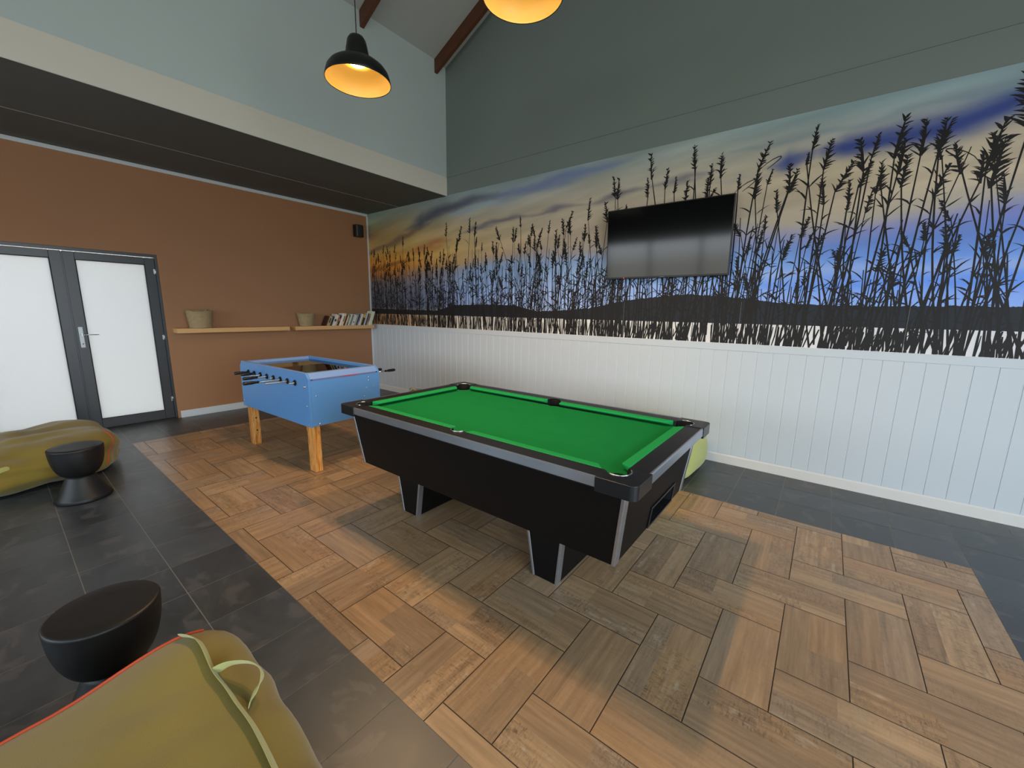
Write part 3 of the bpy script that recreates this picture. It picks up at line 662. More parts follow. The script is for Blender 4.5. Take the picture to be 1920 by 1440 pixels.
    # dense stubby reflections below the water line
    for _ in range(780):
        xx = rr.uniform(0, XM); l_ = rr.gauss(0, .02) + (.02 if xx > 5 else 0)
        w = rr.uniform(.004, .011) * (1 + .5 * xx / XM)
        za, zb = (1.222, rr.uniform(1.33, 1.42)) if rr.random() < .6 else (rr.uniform(1.23, 1.3), 1.42)
        rb.ribbon([(min(max(xx, .01), XM - .02), za), (min(max(xx + l_ * .6, .01), XM - .02), (za + zb) / 2), (min(max(xx + l_, .01), XM - .02), zb)], [w, w * 1.2, w * .8], y())
    # panel joints: hairline gaps of the print
    for xs_ in (4.95, 6.12, 7.29, 8.46): rb.ribbon([(xs_, 1.225), (xs_, 1.62)], [.003, .003], YF - .0011, 2)
    rb.bm.verts.ensure_lookup_table()
    nv = nz * nx; V2 = [v.co[:] for v in rb.bm.verts]
    for i, v in enumerate(rb.bm.verts): v.index = i
    faces2 = []; mi2 = []
    for f in rb.bm.faces: faces2.append([nv + v.index for v in f.verts]); mi2.append({0: 1, 1: 2, 2: 3}[f.material_index])
    rb.bm.free()
    # backing board
    bv = [(0, .0195, Z0), (XM, .0195, Z0), (XM, .0195, Z1), (0, .0195, Z1), (0, YF, Z0), (XM, YF, Z0), (XM, YF, Z1), (0, YF, Z1)]
    o0 = nv + len(V2)
    bf = [[o0 + i for i in q] for q in ((0, 1, 5, 4), (1, 2, 6, 5), (2, 3, 7, 6), (3, 0, 4, 7), (0, 3, 2, 1))]
    verts = [tuple(c) for c in co_] + V2 + bv
    me = bpy.data.meshes.new('mural'); me.from_pydata(verts, [], F.tolist() + faces2 + bf)
    me.validate(); me.update()
    mi = [0] * len(F) + mi2 + [1] * len(bf)
    if len(me.polygons) == len(mi): me.polygons.foreach_set('material_index', mi)
    at = me.color_attributes.new('ink', 'FLOAT_COLOR', 'POINT')
    cols = np.zeros((len(verts), 4)); cols[:, 3] = 1; cols[:nv, :3] = L_.reshape(-1, 3)
    at.data.foreach_set('color', cols.astype(np.float32).ravel())
    ms = bpy.data.materials.new('printed_sunset_sky'); ms.use_nodes = True; n = ms.node_tree; bb = n.nodes['Principled BSDF']
    a_ = n.nodes.new('ShaderNodeAttribute'); a_.attribute_name = 'ink'; 
    sc_ = n.nodes.new('ShaderNodeVectorMath'); sc_.operation = 'SCALE'; sc_.inputs['Scale'].default_value = 1.54
    n.links.new(a_.outputs['Color'], sc_.inputs[0]); n.links.new(sc_.outputs[0], bb.inputs['Base Color'])
    bb.inputs['Roughness'].default_value = .5; bb.inputs['Specular IOR Level'].default_value = .3
    me.materials.append(ms); me.materials.append(mat('printed_black_reeds', (30, 28, 28), .5, spec=.3)); me.materials.append(mat('printed_dark_hills', (38, 42, 50), .5, spec=.3)); me.materials.append(mat('print_joint', (110, 110, 112), .6))
    o = bpy.data.objects.new('wall_mural', me); COL.objects.link(o)
    tag(o, 'wide printed mural of black reed silhouettes against a sunset sky', 'mural')
build_mural()

# ================================================================== TV
def build_tv():
    root = empty('television', (5.375, .0, 1.865), label='black flat screen television hung on the reed mural', cat='television')
    tw, th, td = .622, .722, .035
    tilt = Matrix.Translation((0, -.075, 0)) @ Matrix.Rotation(R(4.2), 4, 'X')
    b = MB(); b.box(-tw, tw, 0, td, 0, th, mtx=tilt); b.box(-tw * .6, tw * .6, td, td + .02, .12, .5, mtx=tilt)
    b.build('casing', M_black_pl, root, bevel=.004)
    b = MB(); b.box(-tw + .010, tw - .010, -.002, .001, .020, th - .010, mtx=tilt); b.build('screen', M_tvglass, root)
    b = MB(); b.box(-.2, .2, -.04, .008, .2, .5); b.build('wall_bracket', M_dark, root)
    b = MB(); b.tube([tilt @ Vector((-.415, -.0045, .010)), tilt @ Vector((-.415, -.001, .010))], .0045, 12); b.build('standby_light', M_led, root)
    b = MB(); b.box(-.022, .022, -.0035, -.001, .007, .012, mtx=tilt); b.build('badge', M_strip, root)
build_tv()

# ---- wall speaker
def build_speaker():
    root = empty('wall_speaker', (0, -.225, 2.74), label='small black loudspeaker fixed high on the brown wall by the corner', cat='speaker')
    b = MB(); pts = [(.025, -.075), (.11, -.075)] + [(.11 + .028 * math.cos(a), .075 * math.sin(a)) for a in np.linspace(-1.4, 1.4, 9)] + [(.11, .075), (.025, .075)]
    b.prism(pts, 'z', 0, .20); b.build('cabinet', M_black_pl, root, bevel=.006)
    b = MB(); pts = [(.112 + .03 * math.cos(a), .064 * math.sin(a)) for a in np.linspace(-1.25, 1.25, 11)] + [(.112 + .024 * math.cos(a), .06 * math.sin(a)) for a in np.linspace(1.25, -1.25, 11)]
    b.prism(pts, 'z', .012, .188); b.build('grille', mat('speaker_grille', (30, 30, 32), .7, bump=.5, bscale=900), root)
    b = MB(); b.box(0, .03, -.03, .03, .05, .15); b.build('bracket', M_dark, root)
build_speaker()

# ================================================================== SHELVES, BASKETS, BOOKS
for (a, b_, lb) in ((-2.955, -1.568, 'pale beech wall shelf holding only the larger basket'), (-1.478, -.075, 'pale beech wall shelf holding the books and smaller basket')):
    b = MB(); b.box(0, .20, a, b_, 1.148, 1.208)
    tag(b.build('wall_shelf', M_shelf, bevel=.002), lb, 'shelf', 'floating shelves on the brown wall')
def basket(y, r0, r1, h, lb, handle):
    root = empty('woven_basket', (.115 if not handle else .125, y, 1.208), label=lb, cat='basket')
    b = MB(); prof = [(0, .0), (r0 * .96, 0), (r0, .004)]
    n = 14
    for i in range(1, n + 1): t = i / n; prof.append((r0 + (r1 - r0) * t ** .75 + .0022 * math.sin(i * 2.1), h * t))
    prof += [(r1 + .002, h + .004), (r1 - .004, h + .005), (r1 - .008, h - .004)]
    for i in range(n - 1, 0, -1): t = i / n; prof.append((r0 - .010 + (r1 - r0) * t ** .75, h * t))
    prof += [(r0 - .012, .012), (0, .012)]
    b.lathe(prof, seg=40)
    for v in b.bm.verts:
        k = v.co.z / h; a = math.atan2(v.co.y, v.co.x)
        v.co.x *= .84; v.co.z += k * k * .008 * math.sin(3 * a + y * 5) ; v.co.y *= 1 + .02 * math.sin(2 * a + 1)
    b.build('basket_body', M_basket, root, smooth=True)
    if handle:
        for s_, z_ in ((1, .010), (-1, .0)):
            p = [(.02 + s_ * .03, .05, h - .01), (.02 + s_ * .035, .055, h + .018), (.02 + s_ * .03, .085, h + .034), (.02 + s_ * .03, .125, h + .026), (.02 + s_ * .03, .135, h - .01)]
            b = MB(); b.tube(p, .006, 8); b.build('handle', M_basket, root, smooth=True)
basket(-2.682, .122, .150, .222, 'larger woven grass basket with rope handles on the left shelf', True)
basket(-1.268, .098, .136, .196, 'smaller woven grass basket beside the leaning books', False)

def build_books():
    # (thickness, height, depth, cover rgb, label)
    D = [(.026, .172, .12, (70, 32, 24), 'thin maroon book, first at the basket end of the row'),
         (.052, .176, .125, (176, 152, 104), 'thick tan paperback near the basket end of the row'),
         (.034, .168, .12, (44, 58, 60), 'dark slate green book between the tan and white books'),
         (.060, .205, .135, (222, 206, 198), 'thick off-white book with a round dark emblem on its spine'),
         (.022, .180, .125, (196, 160, 120), 'thin beige book right of the white emblem book'),
         (.034, .186, .13, (58, 42, 38), 'dark book with an orange patch on its spine'),
         (.034, .215, .13, (236, 230, 220), 'bright white book rising above its dark neighbour'),
         (.038, .220, .13, (232, 204, 156), 'tall cream book left of the dark brown one'),
         (.034, .190, .12, (92, 46, 22), 'dark brown book with rust edges beside the tall cream book'),
         (.020, .186, .12, (226, 212, 186), 'thin cream book right of the dark brown one'),
         (.030, .188, .12, (104, 112, 96), 'grey green patterned book in the middle of the row'),
         (.022, .205, .13, (212, 220, 204), 'thin pale green book in the middle of the row'),
         (.036, .196, .13, (128, 130, 126), 'mid grey book left of the pale pink one'),
         (.056, .200, .13, (216, 204, 200), 'thick pale pink book with a small dark mark low on its spine'),
         (.028, .206, .13, (150, 158, 140), 'sage grey book right of the pale pink one'),
         (.022, .200, .125, (40, 38, 40), 'thin black book between sage and lilac spines'),
         (.026, .214, .13, (150, 144, 164), 'lilac grey book in the right half of the row'),
         (.020, .212, .13, (228, 226, 224), 'thin white book beside the lilac one'),
         (.024, .206, .13, (206, 190, 150), 'thin straw coloured book left of the ornate brown one'),
         (.050, .214, .135, (70, 50, 36), 'thick dark brown book with ornate gold top'),
         (.026, .220, .13, (196, 198, 208), 'pale silver book right of the ornate brown one'),
         (.030, .212, .13, (74, 66, 84), 'dark plum book near the mural end of the row'),
         (.034, .214, .13, (190, 150, 104), 'tan brown book left of the tall pale ones'),
         (.040, .258, .15, (222, 226, 196), 'tall pale cream book near the mural end of the row'),
         (.024, .254, .15, (208, 214, 190), 'thin tall pale book, last at the mural end of the row')]
    tot = sum(d[0] for d in D); y = -1.005; k = (.872) / tot
    a0 = R(24)
    gold = mat('book_gold', (206, 168, 92), .5); drk = mat('book_dark_print', (52, 60, 62), .6); orng = mat('book_orange_print', (206, 110, 60), .6)
    page = mat('book_pages', (226, 216, 192), .8)
    for i, (t, h, d, rgb, lb) in enumerate(D):
        t *= k; h *= 1.04; ang = a0 - i * R(.12); w = t * math.cos(ang) * .97
        root = empty('book', (.045 + (.15 - d), y, 1.2085), label=lb, cat='book', group='books leaning on the right shelf')
        cv = mat('book_cover', rgb, .5)
        T = Matrix.Rotation(-ang, 4, 'X')
        b = MB(); b.box(0, .003 + d, 0, .0018, 0, h, mtx=T); b.box(0, .003 + d, w - .0018, w, 0, h, mtx=T); b.box(d, d + .003, .0018, w - .0018, 0, h, mtx=T)
        b.build('cover', cv, root)
        b = MB(); b.box(.003, d, .0019, w - .0019, .003, h - .003, mtx=T); b.build('pages', page, root)
        e = MB(); nm = None
        if i in (3, 13):
            r_ = .018 if i == 3 else .010; zc_ = h * (.52 if i == 3 else .34)
            pts = [(w / 2 + r_ * math.cos(q) , zc_ + r_ * 1.35 * math.sin(q)) for q in np.linspace(0, 2 * math.pi, 20, endpoint=False)]
            lo = [e.bm.verts.new(T @ Vector((d + .0034, p[0], p[1]))) for p in pts]; e.bm.faces.new(lo); e.build('spine_emblem', drk, root)
        elif i == 5: e.box(d + .003, d + .0035, .002, w - .002, h * .45, h * .7, mtx=T); e.build('spine_patch', orng, root)
        elif i == 19: e.box(d + .003, d + .0035, .002, w - .002, h * .68, h * .98, mtx=T); e.build('spine_patch', gold, root)
        elif i % 3 == 1: e.box(d + .003, d + .0034, w * .3, w * .7, h * .35, h * .8, mtx=T); e.build('spine_title', drk if sum(rgb) > 400 else gold, root)
        else: e.bm.free()
        y += t
build_books()

# ================================================================== FOOSBALL TABLE
def build_foosball():
    root = empty('foosball_table', (2.53, -2.435, 0), R(2.0), label='sky blue foosball table on square pine legs', cat='foosball table')
    hx, hy = .71, .368; zb, zt = .437, .925
    # two long side panels with chamfered upper corners, two end panels
    for s_ in (-1, 1):
        prof = [(-hx, zb), (hx, zb), (hx, .880), (hx - .045, zt), (-hx + .045, zt), (-hx, .875)]
        b = MB(); b.prism(prof, 'y', s_ * hy - (.022 if s_ > 0 else 0), s_ * hy + (.022 if s_ < 0 else 0))
        sd = b.build('side_panel', M_blue, root, bevel=.002)
        b = MB(); b.prism([(-hx + .047, zt), (hx - .047, zt), (hx - .047, zt + .004), (-hx + .047, zt + .004)], 'y', s_ * hy - (.03 if s_ > 0 else -.001), s_ * hy + (.03 if s_ < 0 else -.001))
        b.build('edge_strip', M_bluerim, root)
    for s_ in (-1, 1):
        b = MB()
        x0, x1 = (hx - .022, hx) if s_ > 0 else (-hx, -hx + .022)
        b.box(x0, x1, -hy + .0225, hy - .0225, zb + .005, .862); b.build('end_panel', M_blue, root, bevel=.002)
        # sloping rim over a recessed strip
        b = MB()
        b.prism([(s_ * (hx + .002), .876), (s_ * (hx - .040), zt + .001), (s_ * (hx - .090), zt + .001), (s_ * (hx - .090), .870)], 'y', -hy + .0225, hy - .0225)
        b.build('end_rim', M_bluerim, root, bevel=.002)
        b = MB(); b.box(min(s_ * (hx - .018), s_ * (hx - .03)), max(s_ * (hx - .018), s_ * (hx - .03)), -hy + .03, hy - .03, .860, .878); st = b.build('ledge_strip', M_strip, root)
        if s_ > 0:
            b = MB(); b.box(hx - .006, hx + .0012, -hy + .04, hy - .04, .8625, .8755); b.build('ledge_strip', M_strip, root)
            b = MB(); b.box(hx + .0013, hx + .0020, -.055, .115, .864, .8745); b.build('red_sticker', M_red, root)
    # inside: pitch, glass
    b = MB(); b.box(-hx + .022, hx - .022, -hy + .0225, hy - .0225, .70, .715); b.build('pitch', M_pitch, root)
    b = MB(); b.box(-hx + .095, hx - .095, -hy + .024, hy - .024, .893, .897); b.build('glass_top', M_glass, root)
    for s_ in (-1, 1):
        b = MB(); b.box(s_ * (hx - .13) - .008, s_ * (hx - .13) + .008, -hy + .0225, hy - .0225, .716, .86); b.build('goal_board', M_pitch, root)
    b = MB(); b.box(-hx + .022, hx - .022, -hy + .0225, hy - .0225, zb + .01, zb + .02); b.build('bottom_board', M_blue, root)
    # rods: near ends carry handles on 1,2,4,6
    near = [(-.135, 1), (-.125, 1), (-.10, 0), (-.215, 1), (-.03, 0), (-.32, 1), (-.205, 0), (-.055, 0)]
    teamA = (0, 1, 3, 5)
    red = mat('dark_red_plastic', (110, 30, 28), .4); ylw = mat('cream_plastic', (200, 190, 150), .4)
    for i in range(8):
        xr = -.500 + .1395 * i; z = .823
        ext, hd = near[i]
        y0 = -hy + ext - (.0 if hd else .0); y1 = hy + (.18 if i in (2, 4, 6, 7) else .05)
        if hd: y0 = -hy + ext
        b = MB(); b.tube([(xr, y0 + (.10 if hd else 0), z), (xr, y1 - (.02 if i in (2, 4, 6, 7) else 0), z)], .0075, 12); rod = b.build('rod', M_steel, root)
        for s_ in (-1, 1):
            b = MB(); b.tube([(xr, s_ * hy, z), (xr, s_ * (hy + .006), z)], .028, 20); b.tube([(xr, s_ * (hy + .006), z), (xr, s_ * (hy + .013), z)], .018, 16); b.build('bushing', M_black_pl, root)
        def handle(ya, yb):
            n = 9; pr = [.0135, .0155, .0155, .0150, .0155, .0150, .0120, .0105, .0125]
            b = MB(); b.tube([(xr, ya + (yb - ya) * k / (n - 1), z) for k in range(n)], pr, 14); b.build('handle', M_black_pl, root)
        if hd: handle(y0, y0 + .125)
        if i in (2, 4, 6, 7):
            e = hy + {2: .14, 4: .2, 6: .30, 7: .375}[i]
            handle(e, e - .125)
            if e > y1: b = MB(); b.tube([(xr, y1 - .03, z), (xr, e - .11, z)], .0075, 10); b.build('rod_end', M_steel, root)
    # legs
    for sx_ in (-1, 1):
        for sy_ in (-1, 1):
            xa = sx_ * (hx - .024); xb = sx_ * (hx - .128); ya = sy_ * (hy - .024); yb = sy_ * (hy - .094)
            b = MB(); b.box(min(xa, xb), max(xa, xb), min(ya, yb), max(ya, yb), 0, .56); lg = b.build('leg', M_pine, root, bevel=.004)
            for z in (.16, .30):
                c = MB(); c.tube([(max(xa, xb) if sx_ < 0 else xa, (ya + yb) / 2, z), ((max(xa, xb) if sx_ < 0 else xa) + .0015, (ya + yb) / 2, z)], .009, 12)
                if sx_ < 0: c.build('bolt_hole', mat('dark_knot', (60, 34, 18), .7), lg)
                else: c.bm.free()
    # bolts on the end and side panels
    for (yy, z, r_) in ((.245, .83, .008), (.245, .795, .008), (.215, .725, .007), (.30, .722, .007), (-.30, .72, .008), (-.285, .46, .008), (.185, .64, .006)):
        c = MB(); c.lathe([(0, .004), (r_ * .7, .003), (r_, 0)], seg=14); o = c.build('bolt', M_steel, root); o.location = (hx, yy, z); o.rotation_euler = (0, R(90), 0)
    for (xx, z, r_, dp) in ((.645, .805, .012, .012), (.66, .63, .008, .004), (-.68, .50, .008, .004), (.67, .46, .006, .004)):
        c = MB(); c.lathe([(0, dp), (r_ * .7, dp * .9), (r_, 0)], seg=14); o = c.build('bolt', M_steel, root); o.location = (xx, -hy, z); o.rotation_euler = (R(90), 0, 0)
build_foosball()

# ================================================================== POOL TABLE
def build_pool():
    root = empty('pool_table', (5.188, -2.328, 0), label='black pool table with bright green cloth and aluminium trim', cat='pool table')
    HX, HY, ZT = 1.097, .628, .820
    # cabinet, tapering downwards, with a ball return opening in the right end
    zt_, zb = .768, .378
    tx, ty, bx, by = 1.035, .572, .985, .524
    b = MB(); bm = b.bm
    P = lambda sx_, sy_, top: Vector((sx_ * (tx if top else bx), sy_ * (ty if top else by), zt_ if top else zb))
    b.quad([P(-1, -1, 0), P(1, -1, 0), P(1, -1, 1), P(-1, -1, 1)]); b.quad([P(1, 1, 0), P(-1, 1, 0), P(-1, 1, 1), P(1, 1, 1)])
    b.quad([P(-1, 1, 0), P(-1, -1, 0), P(-1, -1, 1), P(-1, 1, 1)]); b.quad([P(-1, -1, 0), P(-1, 1, 0), P(1, 1, 0), P(1, -1, 0)]); b.quad([P(-1, -1, 1), P(1, -1, 1), P(1, 1, 1), P(-1, 1, 1)])
    def E(yy, z): return Vector((bx + (tx - bx) * (z - zb) / (zt_ - zb), yy, z))
    hy0, hy1, hz0, hz1 = -.10, .28, .392, .492
    def ey(s_, z): return s_ * (by + (ty - by) * (z - zb) / (zt_ - zb))
    ring_o = [E(ey(-1, zb), zb), E(ey(1, zb), zb), E(ey(1, zt_), zt_), E(ey(-1, zt_), zt_)]
    ring_i = [E(hy0, hz0), E(hy1, hz0), E(hy1, hz1), E(hy0, hz1)]
    for i in range(4): b.quad([ring_o[i], ring_o[(i + 1) % 4], ring_i[(i + 1) % 4], ring_i[i]])
    ri2 = [p + Vector((-.22, 0, .0)) for p in ring_i]
    for i in range(4): b.quad([ring_i[i], ring_i[(i + 1) % 4], ri2[(i + 1) % 4], ri2[i]], 1)
    b.quad(ri2, 1)
    bmesh.ops.remove_doubles(bm, verts=bm.verts, dist=1e-5)
    b.build('cabinet', [M_lam, M_blackline], root)
    b = MB(); fw = .014
    for (a0, a1, c0, c1) in ((hy0 - fw, hy1 + fw, hz1, hz1 + fw), (hy0 - fw, hy1 + fw, hz0 - fw * .9, hz0), (hy0 - fw, hy0, hz0, hz1), (hy1, hy1 + fw, hz0, hz1)):
        b.hexa([E(a0, c0), E(a1, c0), E(a1, c1), E(a0, c1)], [E(a0, c0) + Vector((.008, 0, 0)), E(a1, c0) + Vector((.008, 0, 0)), E(a1, c1) + Vector((.008, 0, 0)), E(a0, c1) + Vector((.008, 0, 0))])
    b.build('ball_return_frame', M_cast, root, bevel=.003)
    # metal corner strips of the cabinet
    for sx_ in (-1, 1):
        for sy_ in (-1, 1):
            def strip(X0, Y0_, z0, X1_, Y1_, z1, fx, fy, nm, par):
                e = .0035; Q = []
                for (X, Y, z) in ((X0, Y0_, z0), (X1_, Y1_, z1)):
                    a_, c_ = sorted((X - sx_ * fx, X + sx_ * e)); d_, f_ = sorted((Y - sy_ * fy, Y + sy_ * e))
                    Q.append([(a_, d_, z), (c_, d_, z), (c_, f_, z), (a_, f_, z)])
                q = MB(); q.hexa(Q[0], Q[1]); q.build(nm, M_alutrim, par, bevel=.003, seg=3)
            strip(sx_ * bx, sy_ * by, zb - .003, sx_ * tx, sy_ * ty, zt_ - .004, .014, .048, 'corner_trim', root)
    # pedestals
    for (x0t, x1t, x0b, x1b) in ((-.835, -.548, -.757, -.604), (.372, .628, .436, .596)):
        yf, yb_ = -.358, .358
        b = MB(); b.hexa([(x0b, yf, .0), (x1b, yf, .0), (x1b, yb_, .0), (x0b, yb_, .0)], [(x0t, yf, zb + .01), (x1t, yf, zb + .01), (x1t, yb_, zb + .01), (x0t, yb_, zb + .01)])
        pd = b.build('leg', M_lam, root, bevel=.003)
        for sy_ in (-1, 1):
            yy = sy_ * .358
            for (xb_, xt_, sx_) in ((x1b, x1t, 1), (x0b, x0t, -1)):
                e = .003; Q = []
                for (X, z) in ((xb_, 0.0), (xt_, zb)):
                    a_, c_ = sorted((X - sx_ * .013, X + sx_ * e)); d_, f_ = sorted((yy - sy_ * .040, yy + sy_ * e))
                    Q.append([(a_, d_, z), (c_, d_, z), (c_, f_, z), (a_, f_, z)])
                b = MB(); b.hexa(Q[0], Q[1]); b.build('metal_corner', M_alutrim, pd, bevel=.003, seg=3)
    # playing bed with pocket cut-outs
    cpx, cpy, cr_ = .972, .508, .056; mpy, mr_ = .517, .046; zbed = .786
    def arc(cx, cy, r_, a0, a1, n=14): return [(cx + r_ * math.cos(a0 + (a1 - a0) * i / n), cy + r_ * math.sin(a0 + (a1 - a0) * i / n)) for i in range(n + 1)]
    BX, BY = .955, .490
    def bed_outline():
        pts = []
        def corner(sx_, sy_, rev):
            # arc facing the table centre
            a = math.atan2(-sy_, -sx_); q = arc(cpx * sx_, cpy * sy_, cr_ + .006, a - 1.05, a + 1.05)
            return q[::-1] if rev else q
        pts += corner(-1, -1, True)
        pts += [(p[0], p[1]) for p in arc(0, -mpy, mr_ + .002, math.pi - .75, .75)]
        pts += corner(1, -1, True)
        pts += corner(1, 1, True)
        pts += [(p[0], p[1]) for p in arc(0, mpy, mr_ + .002, -.75, -math.pi + .75)]
        pts += corner(-1, 1, True)
        return pts
    b = MB(); b.prism(bed_outline(), 'z', .755, zbed); b.build('playing_cloth', M_felt, root)
    # cushions
    IX, IY = .994, .526; NX, NY = .938, .470     # back and nose lines
    def cushion(p0, p1, q0, q1):                 # p: back line, q: nose line
        b = MB(); zt2 = ZT + .002; zn = ZT - .002
        B = [Vector((p0[0], p0[1], zbed)), Vector((p1[0], p1[1], zbed)), Vector((q1[0], q1[1], zn - .012)), Vector((q0[0], q0[1], zn - .012))]
        T = [Vector((p0[0], p0[1], zt2)), Vector((p1[0], p1[1], zt2)), Vector((q1[0], q1[1], zn)), Vector((q0[0], q0[1], zn))]
        b.hexa(B, T); b.build('cushion', M_cushion, root, bevel=.006, seg=3)
    for sy_ in (-1, 1):
        for sx_ in (-1, 1):
            cushion((sx_ * .060, sy_ * IY), (sx_ * (IX - .092), sy_ * IY), (sx_ * .072, sy_ * NY), (sx_ * (IX - .135), sy_ * NY))
    for sx_ in (-1, 1):
        cushion((sx_ * IX, -IY + .092), (sx_ * IX, IY - .092), (sx_ * NX, -IY + .135), (sx_ * NX, IY - .135))
    # rails
    cb = .178                                    # corner casting size
    for sy_ in (-1, 1):
        # rail top with mid pocket notch
        y0, y1 = sy_ * IY, sy_ * HY
        a = arc(0, sy_ * mpy, mr_, -math.pi * (0 if sy_ > 0 else 1), math.pi * (1 if sy_ > 0 else 0), 16)
        if sy_ > 0: a = arc(0, mpy, mr_, math.pi, 0, 16)
        else: a = arc(0, -mpy, mr_, math.pi, 2 * math.pi, 16)
        pts = [(-(HX - cb), y0)] + [(-mr_, y0)] + [p for p in a if abs(p[1]) > IY + .0005] + [(mr_, y0), (HX - cb, y0), (HX - cb, y1 - sy_ * .004), (-(HX - cb), y1 - sy_ * .004)]
        b = MB(); b.prism(pts, 'z', .768, ZT); b.build('rail', M_rail, root)
        b = MB(); b.prism([(y1 - sy_ * .012, ZT + .001), (y1 - sy_ * .004, ZT + .002), (y1, ZT - .004), (y1 + sy_ * .001, ZT - .044), (y1 - sy_ * .004, ZT - .047), (y1 - sy_ * .012, ZT - .047)], 'x', -(HX - cb), HX - cb)
        b.build('rail_trim', M_alutrim, root)
    for sx_ in (-1, 1):
        x0, x1 = sx_ * IX, sx_ * HX
        b = MB(); b.box(min(x0, x1 - sx_ * .004), max(x0, x1 - sx_ * .004), -(HY - cb), HY - cb, .768, ZT); b.build('rail', M_rail, root)
        b = MB(); b.prism([(x1 - sx_ * .012, ZT + .001), (x1 - sx_ * .004, ZT + .002), (x1, ZT - .004), (x1 + sx_ * .001, ZT - .044), (x1 - sx_ * .004, ZT - .047), (x1 - sx_ * .012, ZT - .047)], 'y', -(HY - cb), HY - cb)
        b.build('rail_trim', M_alutrim, root)
    # corner castings with round pocket, liner and ring
    for sx_ in (-1, 1):
        for sy_ in (-1, 1):
            r_ = .034
            outer = [(HX + .004 - r_ + r_ * math.sin(t), HY + .004 - r_ + r_ * math.cos(t)) for t in np.linspace(0, math.pi / 2, 8)]
            # outline in first quadrant: from long-rail side round the corner to the short-rail side, back along inner L and pocket arc
            pa = []
            for t in np.linspace(math.pi * .86, -math.pi * .36, 20):
                pa.append((cpx + cr_ * math.cos(t), cpy + cr_ * math.sin(t)))
            pts = [(HX - cb, HY + .004)] + outer + [(HX + .004, HY - cb), (IX, HY - cb)] + pa[::-1] + [(HX - cb, IY)]
            pts = [(sx_ * p[0], sy_ * p[1]) for p in pts]
            b = MB(); b.prism(pts, 'z', .758, ZT + .003); b.build('corner_casting', M_cast, root, bevel=.003)
            b = MB(); ang = [math.pi * .86 + (-math.pi * .36 - math.pi * .86) * i / 18 for i in range(19)]
            up_ = [b.bm.verts.new((sx_ * (cpx + (cr_ - .001) * math.cos(t)), sy_ * (cpy + (cr_ - .001) * math.sin(t)), ZT)) for t in ang]
            lo_ = [b.bm.verts.new((sx_ * (cpx + (cr_ - .006) * math.cos(t)), sy_ * (cpy + (cr_ - .006) * math.sin(t)), .70)) for t in ang]
            for i in range(18): b.bm.faces.new((up_[i], up_[i + 1], lo_[i + 1], lo_[i]))
            pl = b.build('pocket_liner', M_leather, root, smooth=True)
            so = pl.modifiers.new('thick', 'SOLIDIFY'); so.thickness = .003
            b = MB(); b.tube([(sx_ * (cpx + cr_ * math.cos(t)), sy_ * (cpy + cr_ * math.sin(t)), ZT + .003) for t in ang[3:-2]], .0035, 8); b.build('pocket_ring', M_steel, root)
            b = MB(); b.lathe([(0, 0), (cr_, 0)], c=(sx_ * cpx, sy_ * cpy, .70), seg=24); b.build('pocket_floor', M_blackline, root)
    for sy_ in (-1, 1):
        b = MB(); ang = [(math.pi * (1 - i / 18)) * sy_ for i in range(19)]
        up_ = [b.bm.verts.new(((mr_ + .001) * math.cos(t), sy_ * mpy + (mr_ + .001) * math.sin(t), ZT + .001)) for t in ang]
        lo_ = [b.bm.verts.new(((mr_ - .002) * math.cos(t), sy_ * mpy + (mr_ - .002) * math.sin(t), .735)) for t in ang]
        for i in range(18): b.bm.faces.new((up_[i], up_[i + 1], lo_[i + 1], lo_[i]))
        pl = b.build('pocket_liner', M_leather, root, smooth=True); so = pl.modifiers.new('thick', 'SOLIDIFY'); so.thickness = .003
        b = MB(); b.tube([(mr_ * math.cos(t), sy_ * mpy + mr_ * math.sin(t), ZT + .002) for t in ang], .003, 8); b.build('pocket_ring', M_steel if sy_ < 0 else M_leather, root)
        b = MB(); b.lathe([(0, 0), (mr_, 0)], c=(0, sy_ * mpy, .735), seg=24); b.build('pocket_floor', M_blackline, root)
build_pool()

# ================================================================== STOOLS
def stool(x, y, lb, h=.42, rt_=.155, rb_=.165, rn=.078, tilt=(0, 0)):
    root = empty('drum_stool', (x, y, 0), label=lb, cat='stool', group='black wooden drum stools on the dark tiles')
    hn = h * .47
    prof = [(0, 0), (rb_ - .008, 0), (rb_, .010)]
    for i in range(1, 10):
        t = i / 9; prof.append((rb_ + (rn - rb_) * (t ** .85), .010 + (hn - .010) * t))
    prof += [(0, hn)]
    b = MB(); b.lathe(prof, seg=56); b.build('base', M_stool, root)
    prof = [(0, hn - .001), (rn, hn - .001)]
    for i in range(1, 15):
        a = i / 14 * math.pi / 2; prof.append((rn + (rt_ - rn) * math.sin(a) ** .9, hn + (h - .012 - hn) * (1 - math.cos(a)) ** .92))
    prof += [(rt_ + .001, h - .006), (rt_ - .004, h), (rt_ - .010, h + .002), (rt_ * .6, h + .001), (0, h)]
    b = MB(); b.lathe(prof, seg=56); b.build('seat', M_stool, root)
    return root
stool(2.335, -4.150, 'black drum stool beside the far beanbag near the doors')
stool(4.855, -4.315, 'black drum stool nearest the camera, beside the large beanbag')

